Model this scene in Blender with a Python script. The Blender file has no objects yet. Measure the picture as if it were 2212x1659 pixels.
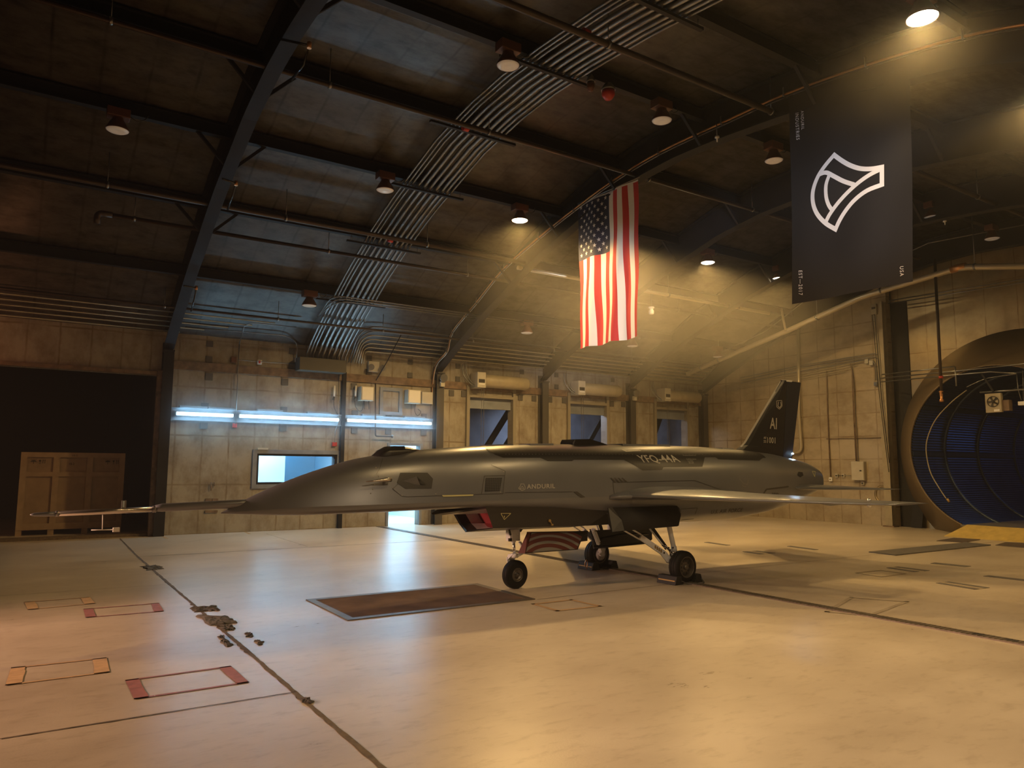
import bpy, bmesh, math, random
import numpy as np
from mathutils import Vector, Matrix
random.seed(7)
SC = bpy.context.scene
COL = SC.collection
PI = math.pi

# ---------------------------------------------------------------- camera
H = 1.6
CX, CY = 1106.0, 829.5
VX = np.array([3560., 1022.]); VY = np.array([63., 1000.])      # vanishing points of the two wall directions
FPX = math.sqrt(-float((VX - [CX, CY]) @ (VY - [CX, CY])))
def _d(v):
    r = np.array([v[0] - CX, v[1] - CY, FPX]); return r / np.linalg.norm(r)
_ex = _d(VX); _ey = _d(VY); _ey = _ey - (_ey @ _ex) * _ex; _ey /= np.linalg.norm(_ey)
ROT = np.array([_ex, _ey, np.cross(_ex, _ey)])                  # world = ROT @ (right, down, forward)
EYE = np.array([0., 0., H])
cam_d = bpy.data.cameras.new('camera'); cam = bpy.data.objects.new('camera', cam_d); COL.objects.link(cam)
cam_d.sensor_width = 36; cam_d.lens = 36 * FPX / 2212; cam_d.clip_start = .05; cam_d.clip_end = 200
r_, u_, b_ = ROT[:, 0], -ROT[:, 1], -ROT[:, 2]
cam.matrix_world = Matrix(((r_[0], u_[0], b_[0], 0), (r_[1], u_[1], b_[1], 0), (r_[2], u_[2], b_[2], H), (0, 0, 0, 1)))
SC.camera = cam

# ---------------------------------------------------------------- world, haze, exposure
W_ = bpy.data.worlds.new('world'); SC.world = W_; W_.use_nodes = True
nt = W_.node_tree; nt.nodes['Background'].inputs['Color'].default_value = (.30, .32, .40, 1)
nt.nodes['Background'].inputs['Strength'].default_value = 0.0
HAZE = 0.0016
vs = nt.nodes.new('ShaderNodeVolumeScatter'); vs.inputs['Density'].default_value = HAZE; vs.inputs['Anisotropy'].default_value = .35
vs.inputs['Color'].default_value = (1, .97, .92, 1)
nt.links.new(vs.outputs[0], nt.nodes['World Output'].inputs['Volume'])
vset = SC.view_settings
vset.view_transform = 'Standard'; vset.look = 'None'; vset.gamma = 1; vset.use_curve_mapping = False; vset.exposure = 0.4
SC.cycles.max_bounces = 6; SC.cycles.diffuse_bounces = 2; SC.cycles.glossy_bounces = 2; SC.cycles.transmission_bounces = 4
SC.cycles.volume_bounces = 0; SC.cycles.transparent_max_bounces = 8; SC.cycles.caustics_reflective = False; SC.cycles.caustics_refractive = False
SC.cycles.sample_clamp_indirect = 4.0; SC.cycles.use_denoising = True
SC.cycles.volume_step_rate = 4; SC.cycles.volume_max_steps = 48; SC.cycles.use_adaptive_sampling = True; SC.cycles.adaptive_threshold = .05

WARM = (1.0, .615, .21); COOL = (.42, .74, 1.0); WHITE = (.93, .95, 1.0); ORANGE = (1.0, .42, .16)
def light(kind, name, loc, energy, color, target=None, size=.3, spot=None, blend=.5, size_y=None):
    d = bpy.data.lights.new(name, kind); d.energy = energy; d.color = color
    if kind == 'AREA':
        d.shape = 'RECTANGLE' if size_y else 'DISK'; d.size = size
        if size_y: d.size_y = size_y
    else: d.shadow_soft_size = size
    if kind == 'SPOT': d.spot_size = math.radians(spot); d.spot_blend = blend
    o = bpy.data.objects.new(name, d); COL.objects.link(o); o.location = loc
    if target is not None: o.rotation_euler = (Vector(target) - Vector(loc)).to_track_quat('-Z', 'Y').to_euler()
    return o
# spot lamps standing off to the camera's side, aimed at the flag and the banner, and an unseen warm fill added to brighten the foreground floor
light('SPOT', 'flag_spot', (3.0, 1.2, 3.0), 3400, (.92,.93,1.0), (9.43, 10.9, 4.8), .12, 16, .9)
light('SPOT', 'banner_spot', (3.2, -.2, 3.0), 1500, (.86,.90,1.0), (9.43, 5.95, 5.4), .12, 19, 1.0)
light('AREA', 'bay_lamp', (-2.3, 16.9, 3.5), 9, (1.0, .36, .14), (-.9, 18.35, 3.9), .3)
light('SPOT', 'floor_fill', (4.2, 1.2, 5.3), 420, (1.0, .72, .42), (5.2, 3.2, 0), .4, 100, .9)
light('SPOT', 'side_flood', (-6.5, 10.4, 2.4), 3600, (1.0, .55, .35), (2.2, 5.6, 0), .5, 62, .9)

# ---------------------------------------------------------------- projection helpers (a pixel of the photo to a point on a known plane)
def ray(x, y): return ROT @ np.array([(x - CX) / FPX, (y - CY) / FPX, 1.])
def on_floor(x, y, z=0.): r = ray(x, y); return EYE + r * ((z - H) / r[2])
YW, XW = 18.35, 20.15
def on_back(x, y, off=0.): r = ray(x, y); return EYE + r * ((YW - off) / r[1])          # on the long wall
def on_right(x, y, off=0.): r = ray(x, y); return EYE + r * ((XW - off) / r[0])         # on the end wall
PRY = [-.8, .2, 1.2, 2.4, 3.54, 4.2, 5.4, 6.76, 8.0, 9.0, 10.0, 11.2, 13.14, 14.07, 15.52, 17.3, 18.35]
PRZ = [4.58, 5.2, 5.8, 6.5, 7.0, 7.25, 7.5, 7.68, 7.78, 7.82, 7.78, 7.62, 7.1, 6.77, 6.15, 5.22, 4.58]
def roof_z(y): return float(np.interp(y, PRY, PRZ))
def on_roof(x, y, off=0.):
    r = ray(x, y); ts = np.linspace(.5, 40, 4000); P = EYE + r * ts[:, None]
    i = int(np.argmax(P[:, 2] > np.interp(P[:, 1], PRY, PRZ) - off)); return P[i]
def at_x(x, y, X): r = ray(x, y); return EYE + r * (X / r[0])

# ---------------------------------------------------------------- materials
def new_mat(name):
    m = bpy.data.materials.new(name); m.use_nodes = True
    return m, m.node_tree, m.node_tree.nodes['Principled BSDF']
def mat(name, col, rough=.5, metal=0., var=.0, scale=4., emit=None, strength=0., bump=0., coat=0., spec=.5):
    m, t, b = new_mat(name)
    b.inputs['Base Color'].default_value = (*col, 1); b.inputs['Roughness'].default_value = rough; b.inputs['Metallic'].default_value = metal
    b.inputs['Specular IOR Level'].default_value = spec
    if coat: b.inputs['Coat Weight'].default_value = coat; b.inputs['Coat Roughness'].default_value = .2
    if var or bump:
        tc = t.nodes.new('ShaderNodeTexCoord'); n = t.nodes.new('ShaderNodeTexNoise')
        n.inputs['Scale'].default_value = scale; n.inputs['Detail'].default_value = 6
        t.links.new(tc.outputs['Object'], n.inputs['Vector'])
        if var:
            r = t.nodes.new('ShaderNodeValToRGB'); e = r.color_ramp.elements
            e[0].position = .3; e[1].position = .7
            e[0].color = (*[c * (1 - var) for c in col], 1); e[1].color = (*[min(1, c * (1 + var)) for c in col], 1)
            t.links.new(n.outputs['Fac'], r.inputs['Fac']); t.links.new(r.outputs['Color'], b.inputs['Base Color'])
        if bump:
            bp = t.nodes.new('ShaderNodeBump'); bp.inputs['Strength'].default_value = bump; bp.inputs['Distance'].default_value = .02
            t.links.new(n.outputs['Fac'], bp.inputs['Height']); t.links.new(bp.outputs['Normal'], b.inputs['Normal'])
    if emit: b.inputs['Emission Color'].default_value = (*emit, 1); b.inputs['Emission Strength'].default_value = strength
    return m
def panel_mat(name, base, dirt, seam, axes, bw, bh, off=(0, 0), rough=.45, metal=0., grain=None, mort=.02, stain=.5, spec=.5):
    """sheet panels with seams: axes picks the two world axes, bw x bh the panel size"""
    m, t, b = new_mat(name); N = t.nodes; L = t.links
    tc = N.new('ShaderNodeTexCoord'); sp = N.new('ShaderNodeSeparateXYZ'); cb = N.new('ShaderNodeCombineXYZ')
    L.new(tc.outputs['Object'], sp.inputs[0]); L.new(sp.outputs[axes[0]], cb.inputs[0]); L.new(sp.outputs[axes[1]], cb.inputs[1])
    mp = N.new('ShaderNodeMapping'); mp.inputs['Location'].default_value = (off[0], off[1], 0); L.new(cb.outputs[0], mp.inputs[0])
    # wobble so that the seams are not ruler straight
    wn = N.new('ShaderNodeTexNoise'); wn.inputs['Scale'].default_value = 2.5; L.new(mp.outputs[0], wn.inputs['Vector'])
    wm = N.new('ShaderNodeVectorMath'); wm.operation = 'MULTIPLY_ADD'; wm.inputs[1].default_value = (.045, .045, 0)
    L.new(wn.outputs['Color'], wm.inputs[0]); L.new(mp.outputs[0], wm.inputs[2])
    br = N.new('ShaderNodeTexBrick'); br.offset = 0; br.inputs['Scale'].default_value = 1; br.inputs['Brick Width'].default_value = bw
    br.inputs['Row Height'].default_value = bh; br.inputs['Mortar Size'].default_value = mort; br.inputs['Mortar Smooth'].default_value = 1.0; br.inputs['Mortar Size'].default_value = mort * 1.5
    br.inputs['Bias'].default_value = 0
    br.inputs['Color1'].default_value = (*base, 1); br.inputs['Color2'].default_value = (*[c * .86 for c in base], 1); br.inputs['Mortar'].default_value = (*seam, 1)
    L.new(wm.outputs[0], br.inputs['Vector'])
    g = N.new('ShaderNodeTexNoise'); g.inputs['Scale'].default_value = 1.1; g.inputs['Detail'].default_value = 9; g.inputs['Roughness'].default_value = .7
    gm = N.new('ShaderNodeMapping'); gm.inputs['Scale'].default_value = grain or (1, 1, 1); L.new(mp.outputs[0], gm.inputs[0]); L.new(gm.outputs[0], g.inputs['Vector'])
    rp = N.new('ShaderNodeValToRGB'); rp.color_ramp.elements[0].position = .42; rp.color_ramp.elements[1].position = .68
    rp.color_ramp.elements[0].color = (0, 0, 0, 1); rp.color_ramp.elements[1].color = (stain, stain, stain, 1)
    L.new(g.outputs['Fac'], rp.inputs['Fac'])
    fn_ = N.new('ShaderNodeTexNoise'); fn_.inputs['Scale'].default_value = 1.7; fn_.inputs['Detail'].default_value = 4; L.new(mp.outputs[0], fn_.inputs['Vector'])
    fr_ = N.new('ShaderNodeMapRange'); fr_.inputs['From Min'].default_value = .38; fr_.inputs['From Max'].default_value = .62; fr_.inputs['To Max'].default_value = .75; L.new(fn_.outputs['Fac'], fr_.inputs['Value'])
    sm_ = N.new('ShaderNodeMixRGB'); L.new(fr_.outputs[0], sm_.inputs['Fac']); L.new(br.outputs['Color'], sm_.inputs['Color1']); sm_.inputs['Color2'].default_value = (*[c * .93 for c in base], 1)
    mx = N.new('ShaderNodeMixRGB'); L.new(rp.outputs['Color'], mx.inputs['Fac']); L.new(sm_.outputs[0], mx.inputs['Color1'])
    mx.inputs['Color2'].default_value = (*dirt, 1); L.new(mx.outputs[0], b.inputs['Base Color'])
    b.inputs['Metallic'].default_value = metal; b.inputs['Specular IOR Level'].default_value = spec
    rr = N.new('ShaderNodeMapRange'); rr.inputs['To Min'].default_value = rough - .12; rr.inputs['To Max'].default_value = rough + .15
    L.new(g.outputs['Fac'], rr.inputs['Value']); L.new(rr.outputs[0], b.inputs['Roughness'])
    bp = N.new('ShaderNodeBump'); bp.inputs['Strength'].default_value = .25; bp.inputs['Distance'].default_value = .02
    L.new(wn.outputs['Fac'], bp.inputs['Height']); L.new(bp.outputs['Normal'], b.inputs['Normal'])
    return m
def floor_mat():
    m, t, b = new_mat('sealed_concrete'); N = t.nodes; L = t.links
    tc = N.new('ShaderNodeTexCoord')
    def noise(sc, det, rough, mscale=(1, 1, 1)):
        mp = N.new('ShaderNodeMapping'); mp.inputs['Scale'].default_value = mscale; L.new(tc.outputs['Object'], mp.inputs[0])
        n = N.new('ShaderNodeTexNoise'); n.inputs['Scale'].default_value = sc; n.inputs['Detail'].default_value = det; n.inputs['Roughness'].default_value = rough
        L.new(mp.outputs[0], n.inputs['Vector']); return n
    big = noise(.55, 6, .6, (1, 1.6, 1)); sm = noise(5, 8, .7, (1, 2.2, 1)); fine = noise(60, 3, .6)
    r1 = N.new('ShaderNodeValToRGB'); e = r1.color_ramp.elements
    e[0].position = .3; e[1].position = .68; e[0].color = (.46, .385, .295, 1); e[1].color = (.64, .555, .44, 1)
    L.new(big.outputs['Fac'], r1.inputs['Fac'])
    r2 = N.new('ShaderNodeValToRGB'); r2.color_ramp.elements[0].position = .30; r2.color_ramp.elements[1].position = .48
    r2.color_ramp.elements[0].color = (.68, .65, .60, 1); r2.color_ramp.elements[1].color = (1, 1, 1, 1); L.new(sm.outputs['Fac'], r2.inputs['Fac'])
    mu = N.new('ShaderNodeMixRGB'); mu.blend_type = 'MULTIPLY'; mu.inputs['Fac'].default_value = .7
    L.new(r1.outputs['Color'], mu.inputs['Color1']); L.new(r2.outputs['Color'], mu.inputs['Color2']); L.new(mu.outputs[0], b.inputs['Base Color'])
    rr = N.new('ShaderNodeMapRange'); rr.inputs['From Min'].default_value = .3; rr.inputs['From Max'].default_value = .7
    rr.inputs['To Min'].default_value = .26; rr.inputs['To Max'].default_value = .36
    ad = N.new('ShaderNodeMath'); ad.operation = 'MULTIPLY_ADD'; ad.inputs[1].default_value = .5
    m2 = N.new('ShaderNodeMath'); m2.operation = 'MULTIPLY'; m2.inputs[1].default_value = .5; L.new(sm.outputs['Fac'], m2.inputs[0])
    L.new(big.outputs['Fac'], ad.inputs[0]); L.new(m2.outputs[0], ad.inputs[2]); L.new(ad.outputs[0], rr.inputs['Value']); L.new(rr.outputs[0], b.inputs['Roughness'])
    bp = N.new('ShaderNodeBump'); bp.inputs['Strength'].default_value = .10; bp.inputs['Distance'].default_value = .01
    L.new(fine.outputs['Fac'], bp.inputs['Height']); L.new(bp.outputs['Normal'], b.inputs['Normal'])
    b.inputs['Specular IOR Level'].default_value = .6
    return m
M = {}
M['floor'] = floor_mat()
M['wall'] = panel_mat('wall_sheet', (.335, .305, .255), (.14, .105, .07), (.155, .112, .068), (0, 2), .592, 1.13, (.19, -.02), .5, .0, (2.2, 1.3, 1), .022, .8)
M['wall_end'] = panel_mat('end_wall_sheet', (.50, .42, .285), (.21, .15, .08), (.20, .135, .065), (1, 2), .60, .66, (.1, .1), .42, .25, (.8, 1, 1), .018, .7)
M['wall_shiny'] = panel_mat('duct_wall_sheet', (.48, .38, .22), (.26, .18, .09), (.2, .13, .06), (1, 2), .75, 1.6, (0, 0), .30, .75, (1, 1, 1), .012, .6)
M['roof'] = panel_mat('roof_sheet', (.074, .066, .062), (.014, .011, .010), (.020, .016, .014), (0, 1), .64, 40., (.1, 0), .36, .0, (2.4, 4.6, 1), .026, .98)
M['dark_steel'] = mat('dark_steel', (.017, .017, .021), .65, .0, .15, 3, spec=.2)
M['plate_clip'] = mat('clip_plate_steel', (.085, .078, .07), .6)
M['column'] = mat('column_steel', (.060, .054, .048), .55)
M['guide'] = mat('guide_rail_steel', (.24, .215, .17), .55)
M['black_wall'] = mat('black_curtain', (.012, .011, .012), .8)
M['purlin'] = mat('purlin_steel', (.012, .011, .012), .6, .0, spec=.3)
M['plank'] = mat('stained_plank', (.17, .115, .075), .7, 0, .35, 7)
M['girt'] = mat('girt_steel', (.19, .21, .25), .5, .1, .15, 5)
M['galv'] = mat('galvanised', (.24, .24, .24), .36, .85, .08, 8)
M['pipe_dark'] = mat('pipe_dark', (.045, .030, .024), .42, .3)
M['pipe_warm'] = mat('pipe_painted', (.46, .40, .28), .28, .25)
M['copper'] = mat('copper_line', (.62, .30, .12), .35, .7)
M['beige'] = mat('beige_enamel', (.48, .45, .38), .45, 0, .06, 6)
M['beige_dark'] = mat('beige_enamel_worn', (.36, .31, .21), .45, 0, .1, 6)
M['white'] = mat('white_paint', (.75, .74, .72), .4)
M['red'] = mat('red_enamel', (.45, .03, .02), .4)
M['redbrown'] = mat('lamp_reflector', (.13, .055, .035), .4, .3)
M['lens_off'] = mat('lens_unlit_glow', (.75, .70, .62), .25, emit=(.7, .62, .52), strength=.05)  # unlit lens, with a faint glow of its own added to brighten it
M['lens_on'] = mat('lens_lit', (1, .9, .7), .3, emit=(1.0, .80, .48), strength=45.)
M['tube'] = mat('tube_lit', (1, 1, 1), .3, emit=(.40, .76, 1.0), strength=24.)
M['glow_cool'] = mat('ceiling_panel_lit', (1, 1, 1), .3, emit=(.55, .82, 1.0), strength=9.)
M['blueroom'] = mat('blue_room_paint', (.52, .66, .76), .6, 0, .06, 2)
M['annex'] = mat('annex_sheet', (.20, .22, .26), .55, 0, .2, 2)
M['black'] = mat('black_rubber', (.012, .012, .013), .55, 0, .1, 12)
M['black_gloss'] = mat('black_gloss', (.008, .008, .009), .22)
M['plate'] = mat('steel_plate', (.12, .075, .045), .85, .0, .3, 2.5, spec=.12)
M['strip'] = mat('tread_strip', (.17, .14, .11), .45, .5, .2, 9)
M['mat_floor'] = mat('ribbed_mat', (.13, .12, .11), .6, 0, .2, 9)
M['joint'] = mat('floor_joint_filler', (.12, .085, .045), .7, 0, .3, 20)
M['joint_lt'] = mat('floor_saw_cut', (.25, .19, .12), .7)
M['rubble'] = mat('broken_concrete', (.085, .08, .075), .9, 0, .35, 25, bump=.6)
M['patch'] = mat('worn_patch', (.40, .33, .24), .5, 0, .12, 3)
M['tape_y'] = mat('faded_orange_paint', (.56, .37, .19), .6, 0, .15, 12)
M['tape_r'] = mat('faded_red_paint', (.34, .13, .12), .6, 0, .2, 12)
M['ochre'] = mat('yellow_ramp', (.55, .40, .12), .55, 0, .15, 6)
M['bell'] = mat('bellmouth_steel', (.17, .125, .075), .42, .35, .12, 1.5)
M['duct'] = mat('duct_blue', (.05, .075, .13), .38, .6, .15, 3)
M['crate'] = mat('plywood', (.30, .21, .125), .65, 0, .12, 5)
M['crate_b'] = mat('crate_batten', (.35, .25, .15), .65, 0, .12, 6)
M['ink'] = mat('black_ink', (.03, .025, .02), .7)
# aircraft
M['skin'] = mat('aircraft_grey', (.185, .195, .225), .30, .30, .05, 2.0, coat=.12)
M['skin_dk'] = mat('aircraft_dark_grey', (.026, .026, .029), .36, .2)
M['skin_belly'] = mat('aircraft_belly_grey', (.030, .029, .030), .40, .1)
M['fin'] = mat('fin_black', (.010, .011, .016), .35, .1)
M['fin_blue'] = mat('rudder_blue_black', (.013, .018, .036), .38, .1)
M['mark'] = mat('light_grey_marking', (.46, .45, .43), .5)
M['mark_dim'] = mat('low_contrast_marking', (.27, .265, .26), .42)
M['mark_dark'] = mat('dark_marking', (.055, .053, .052), .45)
M['yellow'] = mat('formation_yellow', (.62, .60, .30), .45)
M['gear'] = mat('gear_white', (.86, .88, .92), .25, .0)
M['chrome'] = mat('oleo_chrome', (.8, .8, .82), .12, 1.)
M['tyre'] = mat('tyre_rubber', (.007, .007, .008), .6, spec=.25)
M['hub'] = mat('wheel_hub', (.14, .125, .11), .4, .6)
M['inlet_white'] = mat('inlet_white', (.72, .70, .72), .35)
M['cover'] = mat('inlet_cover_red', (.28, .035, .045), .6)
M['gold'] = mat('gold_hardware', (.42, .28, .10), .5, .3)
M['glass_dk'] = mat('sensor_window', (.02, .02, .025), .1)
M['probe'] = mat('polished_probe', (.60, .56, .52), .18, .9)
# flag and banner
def cloth(name, col, trans=.35):
    m, t, b = new_mat(name); b.inputs['Base Color'].default_value = (*col, 1); b.inputs['Roughness'].default_value = .75
    tr = t.nodes.new('ShaderNodeBsdfTranslucent'); tr.inputs['Color'].default_value = (*col, 1)
    mx = t.nodes.new('ShaderNodeMixShader'); mx.inputs[0].default_value = trans
    o = t.nodes['Material Output']; t.links.new(b.outputs[0], mx.inputs[1]); t.links.new(tr.outputs[0], mx.inputs[2]); t.links.new(mx.outputs[0], o.inputs['Surface'])
    return m
M['f_red'] = cloth('flag_red', (.56, .045, .045)); M['f_white'] = cloth('flag_white', (.85, .82, .80)); M['f_blue'] = cloth('flag_blue', (.013, .018, .055), .15)
M['banner'] = cloth('banner_black', (.0065, .0068, .010), .05); M['banner_w'] = cloth('banner_white', (.88, .88, .92), .05)

# ---------------------------------------------------------------- mesh builder
class MB:
    def __init__(s): s.v = []; s.f = []; s.m = []; s.sm = []
    def add(s, vs, fs, mi=0, smooth=False):
        b = len(s.v); s.v += [tuple(map(float, p)) for p in vs]; s.f += [tuple(b + i for i in f) for f in fs]
        s.m += [mi] * len(fs); s.sm += [smooth] * len(fs); return s
    def box(s, a, b, mi=0):
        x0, y0, z0 = [min(a[i], b[i]) for i in range(3)]; x1, y1, z1 = [max(a[i], b[i]) for i in range(3)]
        return s.add([(x0, y0, z0), (x1, y0, z0), (x1, y1, z0), (x0, y1, z0), (x0, y0, z1), (x1, y0, z1), (x1, y1, z1), (x0, y1, z1)],
                     [(0, 3, 2, 1), (4, 5, 6, 7), (0, 1, 5, 4), (1, 2, 6, 5), (2, 3, 7, 6), (3, 0, 4, 7)], mi)
    def hexa(s, lo, hi, mi=0):      # lo, hi: two loops of n points
        n = len(lo); return s.add(list(lo) + list(hi), [tuple(range(n))[::-1], tuple(range(n, 2 * n))] + [(i, (i + 1) % n, n + (i + 1) % n, n + i) for i in range(n)], mi)
    def beam(s, p, q, w, h, up=(0, 0, 1), mi=0):   # rectangular bar from p to q
        p, q = Vector(p), Vector(q); d = (q - p).normalized(); u = Vector(up); u = (u - u.dot(d) * d).normalized(); r = d.cross(u)
        c = [(-w / 2, -h / 2), (w / 2, -h / 2), (w / 2, h / 2), (-w / 2, h / 2)]
        return s.hexa([p + r * a + u * b for a, b in c], [q + r * a + u * b for a, b in c], mi)
    def tube(s, pts, r, n=10, mi=0, closed=False, caps=True):
        pts = [Vector(p) for p in pts]; rs = r if isinstance(r, (list, tuple)) else [r] * len(pts)
        N = len(pts); vs = []; prev = None
        for i, p in enumerate(pts):
            a = pts[(i - 1) % N] if (i or closed) else p; b = pts[(i + 1) % N] if (i < N - 1 or closed) else p
            d = (b - a).normalized()
            if prev is None:
                u = Vector((0, 0, 1)) if abs(d.z) < .9 else Vector((1, 0, 0))
            else: u = prev
            u = (u - u.dot(d) * d).normalized(); prev = u; w = d.cross(u)
            vs += [p + (u * math.cos(2 * PI * k / n) + w * math.sin(2 * PI * k / n)) * rs[i] for k in range(n)]
        fs = []
        for i in range(N if closed else N - 1):
            j = (i + 1) % N; fs += [(i * n + k, i * n + (k + 1) % n, j * n + (k + 1) % n, j * n + k) for k in range(n)]
        s.add(vs, fs, mi, True)
        if caps and not closed:
            b0 = len(s.v) - len(vs); s.f += [tuple(b0 + k for k in range(n))[::-1], tuple(b0 + (N - 1) * n + k for k in range(n))]; s.m += [mi] * 2; s.sm += [False] * 2
        return s
    def lathe(s, c, axis, prof, n=24, mi=0, smooth=True, caps=True):   # prof: (distance along axis, radius)
        c = Vector(c); d = Vector(axis).normalized(); u = Vector((0, 0, 1)) if abs(d.z) < .9 else Vector((1, 0, 0)); u = (u - u.dot(d) * d).normalized(); w = d.cross(u)
        vs = [c + d * a + (u * math.cos(2 * PI * k / n) + w * math.sin(2 * PI * k / n)) * r for a, r in prof for k in range(n)]
        m = len(prof); s.add(vs, [(i * n + k, i * n + (k + 1) % n, (i + 1) * n + (k + 1) % n, (i + 1) * n + k) for i in range(m - 1) for k in range(n)], mi, smooth)
        if caps:
            b0 = len(s.v) - len(vs); s.f += [tuple(b0 + k for k in range(n))[::-1], tuple(b0 + (m - 1) * n + k for k in range(n))]; s.m += [mi] * 2; s.sm += [False] * 2
        return s
    def loft(s, loops, mi=0, smooth=True, cap=(True, True), closed=True):
        n = len(loops[0]); vs = [p for l in loops for p in l]; K = n if closed else n - 1
        s.add(vs, [(i * n + k, i * n + (k + 1) % n, (i + 1) * n + (k + 1) % n, (i + 1) * n + k) for i in range(len(loops) - 1) for k in range(K)], mi, smooth)
        b0 = len(s.v) - len(vs)
        if cap[0]: s.f.append(tuple(b0 + k for k in range(n))[::-1]); s.m.append(mi); s.sm.append(False)
        if cap[1]: s.f.append(tuple(b0 + (len(loops) - 1) * n + k for k in range(n))); s.m.append(mi); s.sm.append(False)
        return s
    def build(s, name, mats, parent=None, label=None, bevel=0, local=None, fixn=True):
        me = bpy.data.meshes.new(name)
        vs = s.v
        if local is not None: l = Vector(local); vs = [tuple(Vector(p) - l) for p in vs]
        me.from_pydata(vs, [], s.f)
        for m in (mats if isinstance(mats, (list, tuple)) else [mats]): me.materials.append(M[m] if isinstance(m, str) else m)
        for p, mi, sm in zip(me.polygons, s.m, s.sm): p.material_index = mi; p.use_smooth = sm
        if fixn:
            bm = bmesh.new(); bm.from_mesh(me); bmesh.ops.recalc_face_normals(bm, faces=bm.faces); bm.to_mesh(me); bm.free()
        o = bpy.data.objects.new(name, me); COL.objects.link(o)
        if local is not None: o.location = local
        if parent is not None: o.parent = parent
        if label: o['label'] = label
        if bevel:
            b = o.modifiers.new('bevel', 'BEVEL'); b.width = bevel; b.segments = 2; b.limit_method = 'ANGLE'
        return o
def tag(o, label, cat, group=None, kind=None):
    o['label'] = label; o['category'] = cat
    if group: o['group'] = group
    if kind: o['kind'] = kind
    return o
def thing(name, label, cat, loc, group=None):
    o = bpy.data.objects.new(name, None); COL.objects.link(o); o.location = loc; o.empty_display_size = .1
    return tag(o, label, cat, group)
def part(mb, name, mats, root, label=None, bevel=0):   # world-coordinate mesh made a child of an Empty
    o = mb.build(name, mats, None, label, bevel); o.parent = root; o.matrix_parent_inverse = Matrix.Translation(root.location).inverted()
    return o
def sub(mb, name, mats, parent_mesh, label=None):      # world-coordinate mesh under a part
    o = mb.build(name, mats, None, label); o.parent = parent_mesh
    if parent_mesh.parent is not None: o.matrix_parent_inverse = parent_mesh.matrix_parent_inverse.inverted() @ parent_mesh.matrix_parent_inverse
    return o
def struct(mb, name, mats, label=None, bevel=0):
    o = mb.build(name, mats, None, None, bevel); o['kind'] = 'structure'
    if label: o['label'] = label
    return o
def smooth_path(pts, n=8):
    pts = [Vector(p) for p in pts]; out = []
    for i in range(len(pts) - 1):
        p0 = pts[max(i - 1, 0)]; p1 = pts[i]; p2 = pts[i + 1]; p3 = pts[min(i + 2, len(pts) - 1)]
        for k in range(n):
            t = k / n; out.append(.5 * ((2 * p1) + (-p0 + p2) * t + (2 * p0 - 5 * p1 + 4 * p2 - p3) * t * t + (-p0 + 3 * p1 - 3 * p2 + p3) * t ** 3))
    return out + [pts[-1]]
def bend(pts, r=.15, n=5):       # polyline with rounded corners
    pts = [Vector(p) for p in pts]; out = [pts[0]]
    for i in range(1, len(pts) - 1):
        a, b, c = pts[i - 1], pts[i], pts[i + 1]; rr = min(r, (b - a).length * .45, (c - b).length * .45)
        p = b + (a - b).normalized() * rr; q = b + (c - b).normalized() * rr
        for k in range(n + 1):
            t = k / n; out.append(p * (1 - t) ** 2 + b * 2 * t * (1 - t) + q * t * t)
    return out + [pts[-1]]
# ================================================================ THE ROOM
def roofpts(y0, y1, n): return [(y0 + (y1 - y0) * i / n) for i in range(n + 1)]
XL, YN = -9.0, -.8
b = MB(); b.box((XL - .3, YN - .3, -.3), (XW + .3, 28.0, 0)); floor = struct(b, 'floor', 'floor', 'polished cream concrete hangar floor')
# ceiling shell
b = MB(); ys = roofpts(YN - .05, YW + .3, 90)
lo = [(y, roof_z(y)) for y in ys]
b.loft([[(XL - .3, y, z), (XL - .3, y, z + .12), (XW + .35, y, z + .12), (XW + .35, y, z)] for y, z in lo], 0, True)
ceil = struct(b, 'ceiling', 'roof', 'dark sheet-lined arched roof')
for p in ceil.data.polygons: p.use_smooth = abs(p.normal.z) > .3
OPEN = [(-8.9, 2.44, 0, 3.60), (4.60, 6.60, 1.10, 1.88), (8.05, 8.94, 0, 2.13), (10.47, 11.95, 0, 3.60), (14.10, 15.58, 0, 3.60), (17.80, 19.26, 0, 3.60)]
def wall_y(b, y0, y1, x0, x1, z1, opens):
    xs = sorted({x0, x1, *[v for o in opens for v in o[:2]]}); zs = sorted({0, z1, *[v for o in opens for v in o[2:]]})
    for i in range(len(xs) - 1):
        k = 0
        while k < len(zs) - 1:
            mx, mz = (xs[i] + xs[i + 1]) / 2, (zs[k] + zs[k + 1]) / 2
            if any(o[0] < mx < o[1] and o[2] < mz < o[3] for o in opens): k += 1; continue
            j = k + 1
            while j < len(zs) - 1 and not any(o[0] < mx < o[1] and o[2] < (zs[j] + zs[j + 1]) / 2 < o[3] for o in opens): j += 1
            b.box((xs[i], y0, zs[k]), (xs[i + 1], y1, zs[j])); k = j
b = MB(); wall_y(b, YW, YW + .22, XL - .3, XW + .3, 4.64, OPEN); wall_back = struct(b, 'wall_back', 'wall', 'long sheet-metal panel wall with rusty seams')
b = MB(); wall_y(b, YN - .22, YN, XL - .3, XW + .3, 4.7, []); struct(b, 'wall_front', 'wall')
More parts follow.
